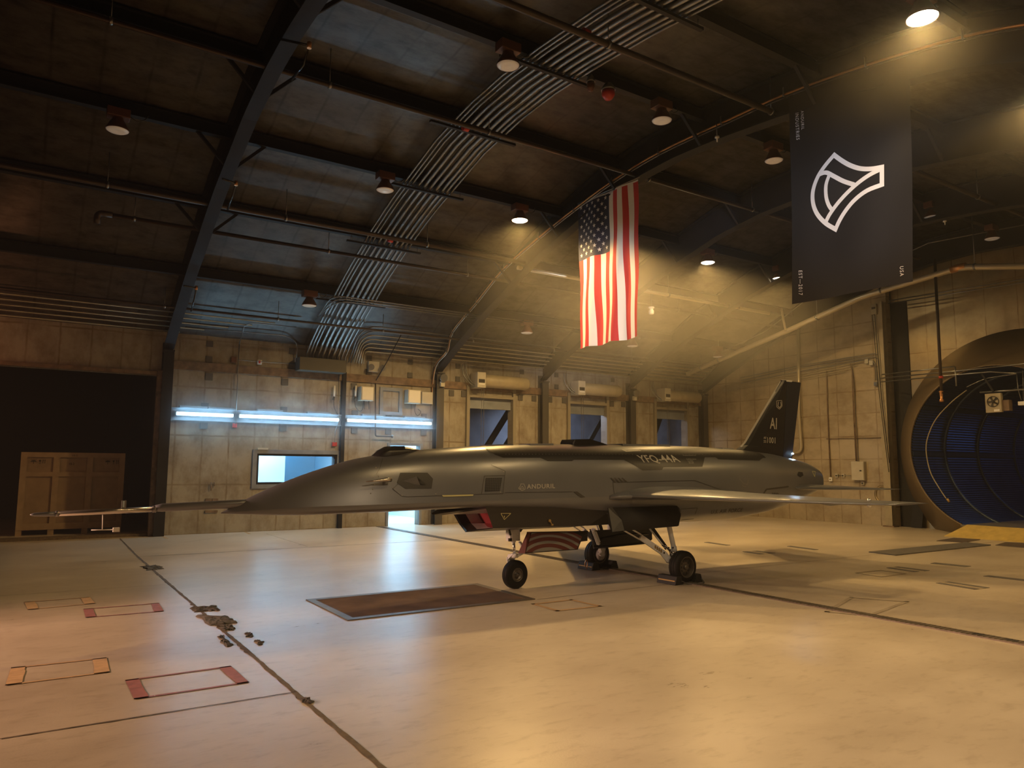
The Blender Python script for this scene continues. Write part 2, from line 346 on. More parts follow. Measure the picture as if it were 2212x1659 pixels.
def gable(b, x0, x1, y0, y1, hole=None, dy=.12):
    n = max(1, round((y1 - y0) / dy))
    for i in range(n):
        a, c = y0 + (y1 - y0) * i / n, y0 + (y1 - y0) * (i + 1) / n
        za = zc = 0
        segs = []
        if hole and abs((a + c) / 2 - hole[0]) < hole[2]:
            da = min(abs(a - hole[0]), hole[2]); dc = min(abs(c - hole[0]), hole[2])
            ha, hc = math.sqrt(hole[2] ** 2 - da * da), math.sqrt(hole[2] ** 2 - dc * dc)
            segs.append((hole[1] + ha, hole[1] + hc, roof_z(a) + .05, roof_z(c) + .05))
            if hole[1] - ha > 0 or hole[1] - hc > 0: segs.append((0, 0, max(0, hole[1] - ha), max(0, hole[1] - hc)))
        else: segs.append((0, 0, roof_z(a) + .05, roof_z(c) + .05))
        for la, lc, ua, uc in segs:
            b.add([(x0, a, la), (x0, c, lc), (x0, c, uc), (x0, a, ua), (x1, a, la), (x1, c, lc), (x1, c, uc), (x1, a, ua)],
                  [(0, 3, 2, 1), (4, 5, 6, 7), (0, 1, 5, 4), (2, 3, 7, 6), (1, 2, 6, 5), (3, 0, 4, 7)])
b = MB(); gable(b, XL - .25, XL, YN, YW, None, .5); struct(b, 'wall_left', 'black_wall')
BC = (8.34, 2.06)      # centre of the round duct in the end wall
b = MB(); gable(b, XW, XW + .2, 11.44, YW); wall_end = struct(b, 'wall_right', 'wall_end', 'end wall of stained panels beside the round duct')
b = MB(); gable(b, XW + .25, XW + .4, YN, 11.44, (BC[0], BC[1], 2.98)); struct(b, 'wall_duct', 'wall_shiny', 'shiny sheet wall around the round duct')
b = MB(); b.box((XW + .22, 10.98, 0), (XW + .242, 11.42, 6.3)); sd = struct(b, 'trim_1', 'black_wall', 'black sheet painting the shade of the gap beside the duct wall column')  # shade of the recess put in as a black sheet

# joints, saw cuts, paint and plates on the floor
def strip(b, p, q, w, z=.003, mi=0):
    p, q = Vector((p[0], p[1], z)), Vector((q[0], q[1], z)); n = (q - p).cross(Vector((0, 0, 1))).normalized() * w / 2
    b.add([p - n, q - n, q + n, p + n], [(0, 1, 2, 3)], mi)
def rough_line(p, q, w, seed, name, m, z=.003):
    rnd = random.Random(seed); b = MB(); p, q = Vector((p[0], p[1], z)), Vector((q[0], q[1], z)); L = (q - p).length; n = (q - p).cross(Vector((0, 0, 1))).normalized()
    k = max(2, int(L / .07)); A = []; B = []
    for i in range(k + 1):
        c = p.lerp(q, i / k); A.append(c + n * w * (.5 + rnd.random() * .5 * (1 if rnd.random() > .15 else 2.6))); B.append(c - n * w * (.5 + rnd.random() * .5))
    b.add(A + B, [(i, i + 1, k + 2 + i, k + 1 + i) for i in range(k)])
    o = b.build(name, m, floor); return o
F = on_floor
rough_line(F(259, 1163.5), F(298, 1203), .02, 1, 'joint', 'joint')
rough_line(F(298, 1203), (F(841, 1659)[0] - .03, .3), .022, 2, 'joint', 'joint')
xj = F(298, 1203)
rough_line(xj, (8.9, xj[1]), .016, 3, 'joint', 'joint')
rough_line(F(0, 1596.7), F(640, 1495), .010, 4, 'joint', 'joint')
rough_line(F(0, 1287.3), F(361, 1263.2), .006, 5, 'joint', 'joint_lt')
rough_line(F(1160, 1295.4), F(1500, 1256), .008, 6, 'joint', 'joint_lt')
rough_line(F(1511, 1238), (20.0, F(1511, 1238)[1]), .008, 7, 'joint', 'joint_lt')
rough_line(F(354, 1178), F(528, 1153), .006, 8, 'joint', 'joint_lt')
rough_line(F(575, 1153), F(665, 1181), .006, 9, 'joint', 'joint_lt')
rough_line(F(930, 1165), F(1600, 1122), .006, 14, 'joint', 'joint_lt')
for k, (a, c) in enumerate([((351, 1159), (361, 1164)), ((528, 1149), (540, 1154))]): 
    bb = MB(); strip(bb, F(*a), F(*c), .06); bb.build('paint_tick', 'tape_y', floor, 'short faded orange paint tick')
def painted_rect(px, m, w_long, w_short, label):
    P = [Vector(F(*p)) for p in px]; b = MB(); rnd = random.Random(len(label))
    for i in range(4):
        p, q = P[i], P[(i + 1) % 4]; w = w_short if i % 2 else w_long
        c = (P[0] + P[1] + P[2] + P[3]) / 4; mid = (p + q) / 2; inw = (c - mid).normalized(); d = (q - p); L = d.length; d.normalize()
        inw = (inw - inw.dot(d) * d).normalized(); n = max(1, int(L / .12))
        for k in range(n):
            a, e = p + d * L * k / n, p + d * L * ((k + 1) / n - (.006 if rnd.random() < .25 else 0))
            t = w * (1 + .12 * (rnd.random() - .5)); b.add([(*(a)[:2], .004), (*(e)[:2], .004), (*(e + inw * t)[:2], .004), (*(a + inw * t)[:2], .004)], [(0, 1, 2, 3)])
    b.build('painted_rectangle', m, floor, label)
painted_rect([(52, 1301), (194, 1290), (206, 1304), (60, 1318)], 'tape_y', .03, .10, 'small faded orange painted rectangle')
painted_rect([(180, 1316), (343, 1303), (354, 1321), (185, 1335)], 'tape_r', .03, .09, 'small dark red painted rectangle')
painted_rect([(24, 1443), (230, 1421), (237, 1453), (11, 1482)], 'tape_y', .03, .10, 'larger faded orange painted rectangle')
painted_rect([(270, 1470), (498, 1439), (539, 1475), (290, 1512)], 'tape_r', .03, .09, 'larger dark red painted rectangle')
painted_rect([(1146, 1305), (1235, 1295), (1302, 1310), (1203, 1321)], 'tape_y', .05, .05, 'pale yellow painted square')
painted_rect([(1846, 1238), (1902, 1232), (1960, 1240), (1905, 1247)], 'joint_lt', .03, .03, 'thin brown painted square')
painted_rect([(1780, 1322), (1835, 1290), (1965, 1300), (1880, 1332)], 'patch', .05, .05, 'faint worn painted square')
# steel strip in the floor and the big plate
b = MB(); b.box((7.70, 2.0, .0), (7.86, 18.3, .012)); tag(b.build('floor_track', 'strip'), 'long narrow ribbed steel track across the floor beneath the jet', 'track')
b = MB()
for k in range(0, 320): b.box((7.715, 2.05 + k * .05, .012), (7.845, 2.075 + k * .05, .015))
fr = b.build('tread', 'strip', bpy.data.objects['floor_track']); 
for y in (3.62, 3.33): MB().box((7.755, y, .0125), (7.815, y + .1, .0165)).build('slot', 'black', bpy.data.objects['floor_track'], 'small dark slot')
t = thing('pit_cover', 'large brown steel pit cover set in the floor ahead of the nose wheel', 'floor plate', (4.04, 8.17, 0))
b = MB(); b.box((2.95, 7.56, 0), (5.13, 8.76, .008)); part(b, 'plate', 'plate', t)
b = MB(); b.box((2.86, 7.47, 0), (2.95, 8.85, .010)); b.box((5.13, 7.47, 0), (5.22, 8.85, .010)); b.box((2.95, 7.47, 0), (5.13, 7.56, .010)); b.box((2.95, 8.76, 0), (5.13, 8.85, .010)); part(b, 'rim', 'strip', t)
def plate_px(name, px, m, label, cat, th=.012, group=None):
    P = [F(*p) for p in px]; b = MB(); b.hexa([(p[0], p[1], 0) for p in P], [(p[0], p[1], th) for p in P]); return tag(b.build(name, m), label, cat, group)
o = plate_px('floor_mat', [(1876.6, 1193.6), (1934.5, 1200.5), (2140.5, 1178.4), (2089, 1173)], 'mat_floor', 'long dark ribbed mat lying before the round duct', 'floor mat', .02)
plate_px('floor_grate', [(2023, 1169), (2060, 1162.5), (2118, 1166), (2085, 1172.5)], 'strip', 'brown floor grate between the yellow ramp and the long mat', 'floor grate')
plate_px('floor_grate', [(2150, 1178.5), (2172, 1172), (2240, 1175), (2240, 1186)], 'strip', 'brown floor grate right of the long mat at the frame edge', 'floor grate')
SL = [((1604, 1192), (1636, 1190), (1675, 1195), (1640, 1197.5), 'narrow floor slot with two bars, nearest behind the tail of the jet'), ((1915, 1227), (1940, 1224.5), (2008, 1233), (1975, 1236), 'narrow double floor slot above the thin painted square'),
      ((2022, 1260), (2050, 1257), (2138, 1270), (2105, 1274), 'wider double floor slot nearest the camera on the right'), ((1521, 1172), (1530, 1171), (1578, 1178), (1568, 1178.6), 'short thin floor slot beside the port wing shadow'),
      ((1700, 1180.5), (1708, 1179.5), (1768, 1187.5), (1758, 1188), 'thin floor slot left of the long dark mat'), ((2010, 1217.5), (2020, 1215.5), (2098, 1223.5), (2086, 1225), 'thin floor slot under the long dark mat'),
      ((2124, 1245), (2136, 1243.5), (2230, 1254), (2218, 1256), 'thin floor slot cut by the right frame edge')]
for k, (a, c, d, e, lab) in enumerate(SL):
    P = [Vector(F(*p)) for p in (a, c, d, e)]; t = thing('floor_slot', lab, 'floor slot', P[0])
    b = MB()
    if k < 3:
        for u0, u1 in ((0, .32), (.64, 1)):
            q = [P[0].lerp(P[1], u0), P[0].lerp(P[1], u1), P[3].lerp(P[2], u1), P[3].lerp(P[2], u0)]; b.hexa([(p.x, p.y, 0) for p in q], [(p.x, p.y, .006) for p in q])
        part(b, 'slot_bar', 'mat_floor', t)
        q = [P[0].lerp(P[1], .32), P[0].lerp(P[1], .64), P[3].lerp(P[2], .64), P[3].lerp(P[2], .32)]; b = MB(); b.hexa([(p.x, p.y, 0) for p in q], [(p.x, p.y, .004) for p in q]); part(b, 'infill', 'patch', t)
    else:
        b.hexa([(p.x, p.y, 0) for p in P], [(p.x, p.y, .006) for p in P]); part(b, 'slot_bar', 'mat_floor', t)
# broken concrete patches along the left joint
def broken(px, seed, label, th=.015):
    rnd = random.Random(seed); P = [Vector(F(*p)) for p in px]; b = MB(); out = []
    for i in range(4):
        p, q = P[i], P[(i + 1) % 4]
        for k in range(7):
            c = p.lerp(q, k / 7); out.append((c.x + rnd.uniform(-.03, .03), c.y + rnd.uniform(-.03, .03)))
    cc = (P[0] + P[1] + P[2] + P[3]) / 4; n = len(out)
    rings = [[(x, y, .001) for x, y in out]]
    for f, h in ((.9, th * .7), (.6, th), (.3, th * .8)):
        rings.append([(cc.x + (x - cc.x) * f, cc.y + (y - cc.y) * f, h + rnd.uniform(-.006, .008)) for x, y in out])
    b.loft(rings, 0, False, (False, True)); return tag(b.build('concrete_patch', 'rubble'), label, 'patch', 'broken patches along the floor joint')
broken([(304, 1224), (338, 1221), (356, 1229), (318, 1233)], 1, 'crumbled grey patch on the joint farthest from the camera')
broken([(410, 1314), (462, 1309), (478, 1318), (421, 1324)], 2, 'rectangular crumbled patch just behind the largest broken one')
broken([(426, 1331), (492, 1333), (511, 1348), (452, 1352)], 3, 'largest broken concrete patch on the joint', .022)
broken([(470, 1352), (498, 1351), (505, 1361), (484, 1363)], 4, 'small grey chip touching the near edge of the largest patch')
broken([(472, 1375), (480, 1373), (500, 1396), (492, 1397)], 5, 'narrow broken sliver left of the joint below the patches', .01)
broken([(532, 1368), (539, 1367), (544, 1376), (537, 1377)], 6, 'tiny broken sliver right of the joint', .008)
broken([(552, 1384), (560, 1383), (566, 1392), (560, 1394)], 7, 'tiny broken chip farther right of the joint', .008)
broken([(655, 1512), (664, 1508), (676, 1517), (664, 1521)], 8, 'knot of crumbled filler on the joint nearest the camera', .014)

# frames (columns and arched beams)
def frame_off(y): return float(np.interp(abs(y - 8.9), [0, 3, 6, 8, 9.6], [.70, .72, .70, .55, .42]))
PURL = [16.3, 14.42, 12.52, 10.62, 8.42, 6.2, 4.15, 2.2, .5]
def steel_frame(X, label, w=.22, braces=True):
    t = thing('steel_frame', label, 'steel frame', (X, YW - .15, 0), 'arched steel roof frames')
    ysr = roofpts(YN + .12, YW - .12, 60)
    b = MB()
    b.loft([[(X - w / 2, y, roof_z(y) - frame_off(y)), (X + w / 2, y, roof_z(y) - frame_off(y)), (X + w / 2, y, roof_z(y) - frame_off(y) + .03), (X - w / 2, y, roof_z(y) - frame_off(y) + .03)] for y in ysr], 0, True)
    b.loft([[(X - .012, y, roof_z(y) - frame_off(y) + .03), (X + .012, y, roof_z(y) - frame_off(y) + .03), (X + .012, y, roof_z(y) - .05), (X - .012, y, roof_z(y) - .05)] for y in ysr], 0, True)
    b.loft([[(X - w / 2, y, roof_z(y) - .05), (X + w / 2, y, roof_z(y) - .05), (X + w / 2, y, roof_z(y) - .02), (X - w / 2, y, roof_z(y) - .02)] for y in ysr], 0, True)
    o = part(b, 'arched_beam', 'dark_steel', t)
    for p in o.data.polygons: p.use_smooth = False
    b = MB(); zc = roof_z(YW) - .42
    b.box((X - w / 2, YW - .25, 0), (X + w / 2, YW - .22, zc)); b.box((X - .012, YW - .22, 0), (X + .012, YW, zc)); b.box((X - w / 2, YW - .03, 0), (X + w / 2, YW, zc + .2))
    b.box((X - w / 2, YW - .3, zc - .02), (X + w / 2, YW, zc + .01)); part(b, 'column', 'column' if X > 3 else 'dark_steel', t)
    if braces:
        for y in PURL[1:6]:
            z = roof_z(y)
            for s in (-1, 1): b = MB(); b.beam((X + s * .55, y, z - .22), (X + s * .10, y, z - frame_off(y) + .03), .05, .05); part(b, 'flange_brace', 'dark_steel', t)
    return t
steel_frame(2.50, 'dark arched steel frame nearest the left, above the crate side of the tube lights')
steel_frame(9.43, 'dark arched steel frame carrying the copper line, the flag and the banner')
steel_frame(13.02, 'dark arched steel frame meeting the wall between the first and second roller doors')
steel_frame(16.58, 'dark arched steel frame meeting the wall between the second and third roller doors')
steel_frame(20.02, 'dark arched steel frame standing against the end wall', braces=False)
steel_frame(-4.6, 'dark arched steel frame beyond the left edge of the picture')
NAMES = ['lowest on the back slope just above the eave conduits', 'second up the back slope above the brown pipe', 'carrying the row of lit lamps', 'just behind the ridge bearing the long dark pipe', 'nearest the ridge carrying the middle row of unlit lamps', 'first down the near slope', 'carrying the two bright lamps at the upper right', 'second down the near slope', 'lowest on the near slope']
for y, nm in zip(PURL, NAMES):
    z = roof_z(y) - .03; b = MB(); s = (roof_z(y + .1) - roof_z(y - .1)) / .2
    b.box((XL, y - .012, z - .19), (XW, y + .012, z)); b.box((XL, y - .06, z - .21), (XW, y + .06, z - .19)); b.box((XL, y - .06, z - .02), (XW, y + .06, z + .0))
    tag(b.build('roof_purlin', 'purlin'), 'long dark steel purlin ' + nm, 'purlin', 'roof purlins')

# wall trim and bands on the long wall
def chunks(x0, x1, z0, z1):
    segs = [(x0, x1)]
    for o in OPEN:
        if o[2] < z1 and o[3] > z0:
            segs = [s for a, c in segs for s in (((a, min(c, o[0])),) if a < o[0] else ()) + (((max(a, o[1]), c),) if c > o[1] else ())]
    return [s for s in segs if s[1] - s[0] > .05]
b = MB()
for a, c in chunks(2.62, 20.0, 3.76, 3.97): b.box((a, YW - .05, 3.77), (c, YW, 3.97))
b.build('plank_band', 'plank', wall_back, 'stained timber band')
b = MB(); b.box((2.62, YW - .06, 2.60), (9.30, YW, 2.88)); b.box((2.62, YW - .09, 2.86), (9.3, YW, 2.885)); b.box((2.62, YW - .09, 2.595), (9.3, YW, 2.62)); b.build('girt', 'girt', wall_back, 'grey steel channel behind the tube lights')
b = MB()
for z in (4.42, 4.05): 
    for x in (3.4, 5.35, 7.4, 8.6, 10.1, 12.3, 13.6, 15.9): b.box((x - .07, YW - .025, z - .06), (x + .07, YW, z + .08))
for x in (3.42, 5.2, 7.0, 9.9, 10.3, 12.25, 12.75, 13.35, 13.9, 15.85, 16.35): b.box((x - .08, YW - .025, 3.56), (x + .08, YW, 3.73))
for x in (3.36, 5.2, 7.05, 8.0, 9.05): b.box((x - .08, YW - .03, 2.42), (x + .08, YW, 2.56)); b.box((x - .08, YW - .03, 2.9), (x + .08, YW, 3.02))
b.build('bracket_plate', 'plate_clip', wall_back)
b = MB(); b.box((2.3, YW - .14, 0), (2.42, YW, 3.7)); b.box((-8.9, YW - .1, 3.6), (2.42, YW + .0, 3.68)); struct(b, 'trim_2', 'plank', 'worn jamb and header of the dark bay')
b = MB(); b.box((-8.9, YW, 0), (2.44, YW + .25, .06)); struct(b, 'trim_3', 'joint', 'low kerb across the dark bay')
b = MB(); b.box((6.66, YW - .10, 0), (6.76, YW, 4.0)); struct(b, 'trim_4', 'dark_steel', 'slim dark post beside the window')
# wall dado cracks
# window
def frame_rect(b, x0, x1, z0, z1, w, y0, y1):
    b.box((x0, y0, z0), (x0 + w, y1, z1)); b.box((x1 - w, y0, z0), (x1, y1, z1)); b.box((x0 + w, y0, z0), (x1 - w, y1, z0 + w)); b.box((x0 + w, y0, z1 - w), (x1 - w, y1, z1))
b = MB(); frame_rect(b, 4.50, 6.70, 1.02, 1.96, .10, YW - .04, YW + .02); win = struct(b, 'window_1', 'girt', 'wide observation window glowing cool blue')
b = MB(); frame_rect(b, 4.60, 6.60, 1.12, 1.86, .05, YW - .01, YW + .22); b.build('window_frame', 'dark_steel', win)
g_m, g_t, g_b = new_mat('window_glass'); g_b.inputs['Roughness'].default_value = .02; g_b.inputs['Transmission Weight'].default_value = 1; g_b.inputs['IOR'].default_value = 1.05; M['glass'] = g_m
b = MB(); b.box((4.65, YW + .08, 1.17), (6.55, YW + .086, 1.81)); b.build('pane', 'glass', win)
b = MB(); b.box((4.60, YW - .06, 1.955), (4.85, YW - .03, 2.0)); b.build('paper_tag', 'beige', win, 'small torn paper tag')
# door opening frame and small inspection panel
b = MB(); b.box((7.99, YW - .04, 0), (8.05, YW + .02, 2.19)); b.box((8.94, YW - .04, 0), (9.02, YW + .02, 2.19)); b.box((8.05, YW - .04, 2.13), (8.94, YW + .02, 2.19)); struct(b, 'door_1', 'girt', 'open doorway to the bright blue room')
b = MB(); frame_rect(b, *[on_back(820, 843)[0], on_back(868, 843)[0]], on_back(820, 896)[2], on_back(820, 836)[2], .09, YW - .05, YW); hp = struct(b, 'trim_5', 'girt', 'grey square frame over the tube lights')
# rooms behind the long wall
def room(x0, x1, y1, z1, m, name):
    b = MB(); y0 = YW + .22
    b.box((x0 - .1, y1, 0), (x1 + .1, y1 + .1, z1)); b.box((x0 - .1, y0, 0), (x0, y1, z1)); b.box((x1, y0, 0), (x1 + .1, y1, z1)); b.box((x0 - .1, y0, z1), (x1 + .1, y1 + .1, z1 + .1))
    return struct(b, name, m)
room(3.9, 7.3, 22.2, 2.5, 'blueroom', 'wall_control_room')
room(7.5, 10.0, 24.0, 2.6, 'blueroom', 'wall_passage')
room(10.3, 20.0, 21.6, 4.2, 'annex', 'wall_annex')
room(-8.9, 2.6, 26.0, 4.4, 'black_wall', 'wall_bay')
b = MB(); b.box((4.2, 19.0, 2.44), (5.6, 20.1, 2.49)); tag(b.build('ceiling_light', 'glow_cool'), 'cool lit ceiling panel inside the room behind the window', 'light')
light('AREA', 'room_light', (5.0, 19.5, 2.40), 330, (.50, .80, 1.0), (5.0, 19.8, 0), .9); light('AREA', 'room_light', (6.2, 21.5, 2.40), 12, (.10, .50, 1.0), (6.2, 21.8, 0), .6)
b = MB(); b.box((3.9, 20.3, 0), (5.85, 20.4, 2.5)); o = b.build('wall_partition', 'blueroom'); o['kind'] = 'structure'
b = MB(); b.box((8.0, 19.6, 2.54), (9.4, 22.4, 2.59)); tag(b.build('ceiling_light', 'glow_cool'), 'cool lit ceiling panel in the passage behind the doorway', 'light')
light('AREA', 'passage_light', (8.7, 20.6, 2.5), 170, (.36, .72, 1.0), (8.7, 20.6, 0), 1.2)
light('AREA', 'annex_light', (14.5, 20.0, 3.9), 70, (.60, .74, 1.0), (15.5, 20.0, 0), 1.5)
t = thing('floor_heater', 'small dark box standing in the passage behind the doorway', 'box', (9.0, 21.8, 0)); b = MB(); b.box((8.85, 21.6, .03), (9.25, 21.95, .33)); part(b, 'case', 'black', t, bevel=.02); b = MB(); b.box((8.87, 21.62, 0), (9.23, 21.93, .03)); part(b, 'feet', 'dark_steel', t)
# diagonal braces in the annex
for k, (x, lab) in enumerate(((11.0, 'seen through the first roller door'), (14.9, 'seen through the second roller door'), (17.5, 'seen through the third roller door'))):
    t = thing('cross_brace', 'pair of dark diagonal steel braces ' + lab, 'brace', (x, 19.6, 0), 'diagonal braces')
    b = MB(); b.beam((x, 19.7, .9), (x + 2.3, 19.7, 4.15), .16, .12, (0, 1, 0)); part(b, 'brace', 'purlin', t)
    b = MB(); b.beam((x + .8, 19.9, .9), (x + 3.1 if k < 2 else x + 2.4, 19.9, 4.15), .16, .12, (0, 1, 0)); part(b, 'brace', 'purlin', t)
    b = MB(); b.box((x - .02, 19.6, 0), (x + .12, 20.0, .95)); b.box((x + .78, 19.8, 0), (x + .92, 20.0, .95)); part(b, 'base_post', 'purlin', t)
# roller doors rolled up above the openings
for k, (x0, x1, lab) in enumerate(((10.47, 11.95, 'left end, beside the flag column'), (14.10, 15.58, 'middle'), (17.80, 19.26, 'far end, next to the corner'))):
    t = thing('roller_door', 'beige roller door coiled above its dark opening, ' + ('first from the tube lights', 'second from the tube lights', 'third, nearest the corner')[k], 'roller door', (x0, YW - .3, 3.6), 'rolled-up roller doors')
    zc = 4.03; r = .19
    b = MB(); b.lathe((x0 + .30, YW - .26, zc), (1, 0, 0), [(0, r * .9), (.02, r), (1.50, r), (1.56, r * .8)], 20); part(b, 'hood', 'beige_dark', t)
    b = MB(); b.box((x0 + .02, YW - .46, zc - .22), (x0 + .30, YW - .06, zc + .22)); g = part(b, 'gearbox', 'beige', t, bevel=.01)
    b = MB(); b.box((x0 + .06, YW - .465, zc - .08), (x0 + .26, YW - .46, zc + .02)); sub(b, 'vent', 'ink', g); b = MB(); b.box((x0 + .06, YW - .466, zc - .14), (x0 + .26, YW - .46, zc - .10)); sub(b, 'nameplate', 'white', g)
    b = MB(); b.box((x0 - .10, YW - .08, 0), (x0, YW, 3.9)); b.box((x1, YW - .08, 0), (x1 + .10, YW, 3.9)); b.box((x0, YW - .08, 3.56), (x1, YW, 3.64)); part(b, 'guide_rail', 'guide', t)
    b = MB(); b.box((x0, YW + .06, 3.25), (x1, YW + .12, 3.6)); part(b, 'curtain', 'annex', t)
    for dx in (.22, .30):
        b = MB(); pts = [(x0 + dx, YW - .35, zc - .22 - i * .055) for i in range(48)]
        for i, p in enumerate(pts):
            if i % 1 == 0: b.box((p[0] - (.008 if i % 2 else .004), p[1] - .004, p[2] - .02), (p[0] + (.008 if i % 2 else .004), p[1] + .004, p[2] + .024))
        part(b, 'hand_chain', 'galv', t)
    b = MB(); b.tube(smooth_path([(x0 - .15, YW - .08, 4.5), (x0 - .14, YW - .1, 4.25), (x0 - .06, YW - .2, 4.0), (x0 + .05, YW - .3, 3.88)]), .018, 8); b.tube(smooth_path([(x0 - .25, YW - .08, 4.5), (x0 - .24, YW - .1, 4.2), (x0 - .10, YW - .2, 3.95), (x0 + .04, YW - .32, 3.84)]), .018, 8); part(b, 'feed_conduit', 'galv', t)

# tube lights on the girt
for a, c, lab in ((380, 502, 'left, shorter tube light by the dark column'), (516, 730, 'middle glowing tube light above the window'), (749, 930, 'right glowing tube light over the doorway')):
    x0, x1 = on_back(a, 896, .12)[0], on_back(c, 908, .12)[0]
    t = thing('tube_light', lab if 'glowing' in lab else 'glowing ' + lab, 'tube light', ((x0 + x1) / 2, YW - .1, 2.74), 'cool tube lights along the wall')
    b = MB(); b.box((x0 - .02, YW - .115, 2.70), (x1 + .02, YW - .09, 2.79)); part(b, 'housing', 'girt', t)
    b = MB(); b.tube([(x0, YW - .15, 2.745), (x1, YW - .15, 2.745)], .032, 12); part(b, 'tube', 'tube', t)
    b = MB()
    for xx in (x0 - .03, x1): b.box((xx, YW - .19, 2.70), (xx + .03, YW - .09, 2.79))
    part(b, 'end_cap', 'galv', t)
    b = MB(); n = 2
    for k in range(n): xx = x0 + (x1 - x0) * (k + .6) / n; b.box((xx - .3, YW - .14, 2.885), (xx + .3, YW - .0, 2.93))
    part(b, 'bracket', 'girt', t)
    l = light('AREA', 'tube_glow', ((x0 + x1) / 2, YW - .24, 2.745), 6 * (x1 - x0), (.42, .72, 1.0), ((x0 + x1) / 2, YW - 5, .8), x1 - x0, size_y=.06); l.parent = t; l.matrix_parent_inverse = Matrix.Translation(t.location).inverted()
# ================================================================ DUCT, SERVICES, FLAGS, CRATE
def clip_floor(mb, z=0.0):
    me = bpy.data.meshes.new('t'); me.from_pydata(mb.v, [], mb.f); bm = bmesh.new(); bm.from_mesh(me)
    bmesh.ops.bisect_plane(bm, geom=bm.verts[:] + bm.edges[:] + bm.faces[:], plane_co=(0, 0, z), plane_no=(0, 0, 1), clear_inner=True)
    bm.verts.ensure_lookup_table(); out = MB(); out.add([v.co[:] for v in bm.verts], [[v.index for v in f.verts] for f in bm.faces], 0, True); bm.free(); return out
t = thing('round_duct', 'huge round duct with brown steel bellmouth and dark blue ribbed inside', 'duct', (19.0, BC[0], 0))
XB = 18.95; RI = 1.98
b = MB(); b.lathe((0, BC[0], BC[1]), (1, 0, 0), [(XW + .28, 3.02), (XW + .2, 3.0), (XB + .03, RI + .03), (XB, RI), (XB + .05, RI - .01), (XB + .12, RI + .02)], 160, caps=False); part(clip_floor(b), 'bellmouth', 'bell', t)
b = MB(); n = 720; LEN = 15
vs = []
for x in (XB + .1, XB + LEN):
    for k in range(n):
        r = RI + (.012 if (k // 2) % 2 else -.012); a = 2 * PI * k / n; vs.append((x, BC[0] + r * math.cos(a), BC[1] + r * math.sin(a)))
b.add(vs, [(k, (k + 1) % n, n + (k + 1) % n, n + k) for k in range(n)], 0, False); part(clip_floor(b), 'ribbed_lining', 'duct', t)
for x in (20.6, 22.4, 24.6, 27.5):
    b = MB(); b.lathe((x, BC[0], BC[1]), (1, 0, 0), [(0, RI - .01), (0, RI - .05), (.07, RI - .05), (.07, RI - .01)], 96, smooth=False, caps=False); part(clip_floor(b), 'hoop', 'duct', t)
for ang in (PI + .04, PI - 2.62 + 2 * PI, -.0, 2.55):
    b = MB(); c, s = math.cos(ang), math.sin(ang)
    y, z = BC[0] - c * (RI - .02), BC[1] + s * (RI - .02)
    if z < .3: continue
    b.beam((XB + .1, y, z), (XB + LEN, y, z), .10, .02, (0, -c, s)); part(b, 'seam_strip', 'duct', t)
b = MB(); b.box((XB, 7.49, .22), (XB + LEN, 9.19, .26)); part(b, 'deck', 'mat_floor', t)
b = MB(); b.add([(XB + LEN, 6, 0), (XB + LEN, 10.8, 0), (XB + LEN, 10.8, 4.2), (XB + LEN, 6, 4.2)], [(0, 1, 2, 3)]); part(b, 'end_screen', 'duct', t)
b = MB(); b.add([(18.35, 7.38, 0.001), (18.35, 9.30, .001), (XB, 9.04, .27), (XB, 7.64, .27), (XB, 7.38, 0.001), (XB + .45, 9.62, .001), (XB + .5, 9.25, .001)], [(0, 1, 2, 3), (1, 5, 2), (0, 3, 4), (2, 5, 6)])
tag(b.build('ramp', 'ochre', fixn=False), 'yellow painted ramp leading up into the round duct', 'ramp')
light('AREA', 'duct_light', (25.5, 8.34, 3.7), 11, (.12, .34, 1.0), (25.5, 8.34, 0), .7)
# column in front of the duct wall
t = thing('wall_column', 'tall brown steel column between the panelled wall and the round duct', 'column', (XW - .1, 11.5, 0))
b = MB(); b.box((XW - .22, 11.44, 0), (XW - .20, 11.64, 6.3)); b.box((XW - .2, 11.53, 0), (XW, 11.55, 6.3)); b.box((XW - .04, 11.44, 0), (XW, 11.64, 6.3)); part(b, 'post', 'beige_dark', t)
b = MB(); b.box((XW - .26, 11.38, 0), (XW, 11.70, .03)); part(b, 'base_plate', 'plank', t)
t = thing('leaning_board', 'dark board leaning in the gap at the foot of the duct wall', 'board', (20.2, 10.95, 0)); b = MB(); b.beam((20.22, 10.95, 0), (20.34, 10.9, .75), .30, .03, (1, 0, 0)); part(b, 'board', 'dark_steel', t)
# hose/cable on the duct
b = MB(); b.tube(smooth_path([at_x(x, y, 19.25) for x, y in [(2088, 843), (2056, 868), (2022, 905), (2004, 945), (2001, 978), (2010, 1020), (2028, 1053), (2044, 1077)]]), .014, 8)
ho = tag(b.build('cable', 'beige_dark'), 'pale cable curving down the inside of the round duct', 'cable')
b = MB(); p = at_x(2046, 1080, 19.25); b.tube([p - np.array([0, .0, -.03]), p + np.array([0, -.05, -.05])], .03, 8); b.build('cable_end', 'gold', ho)
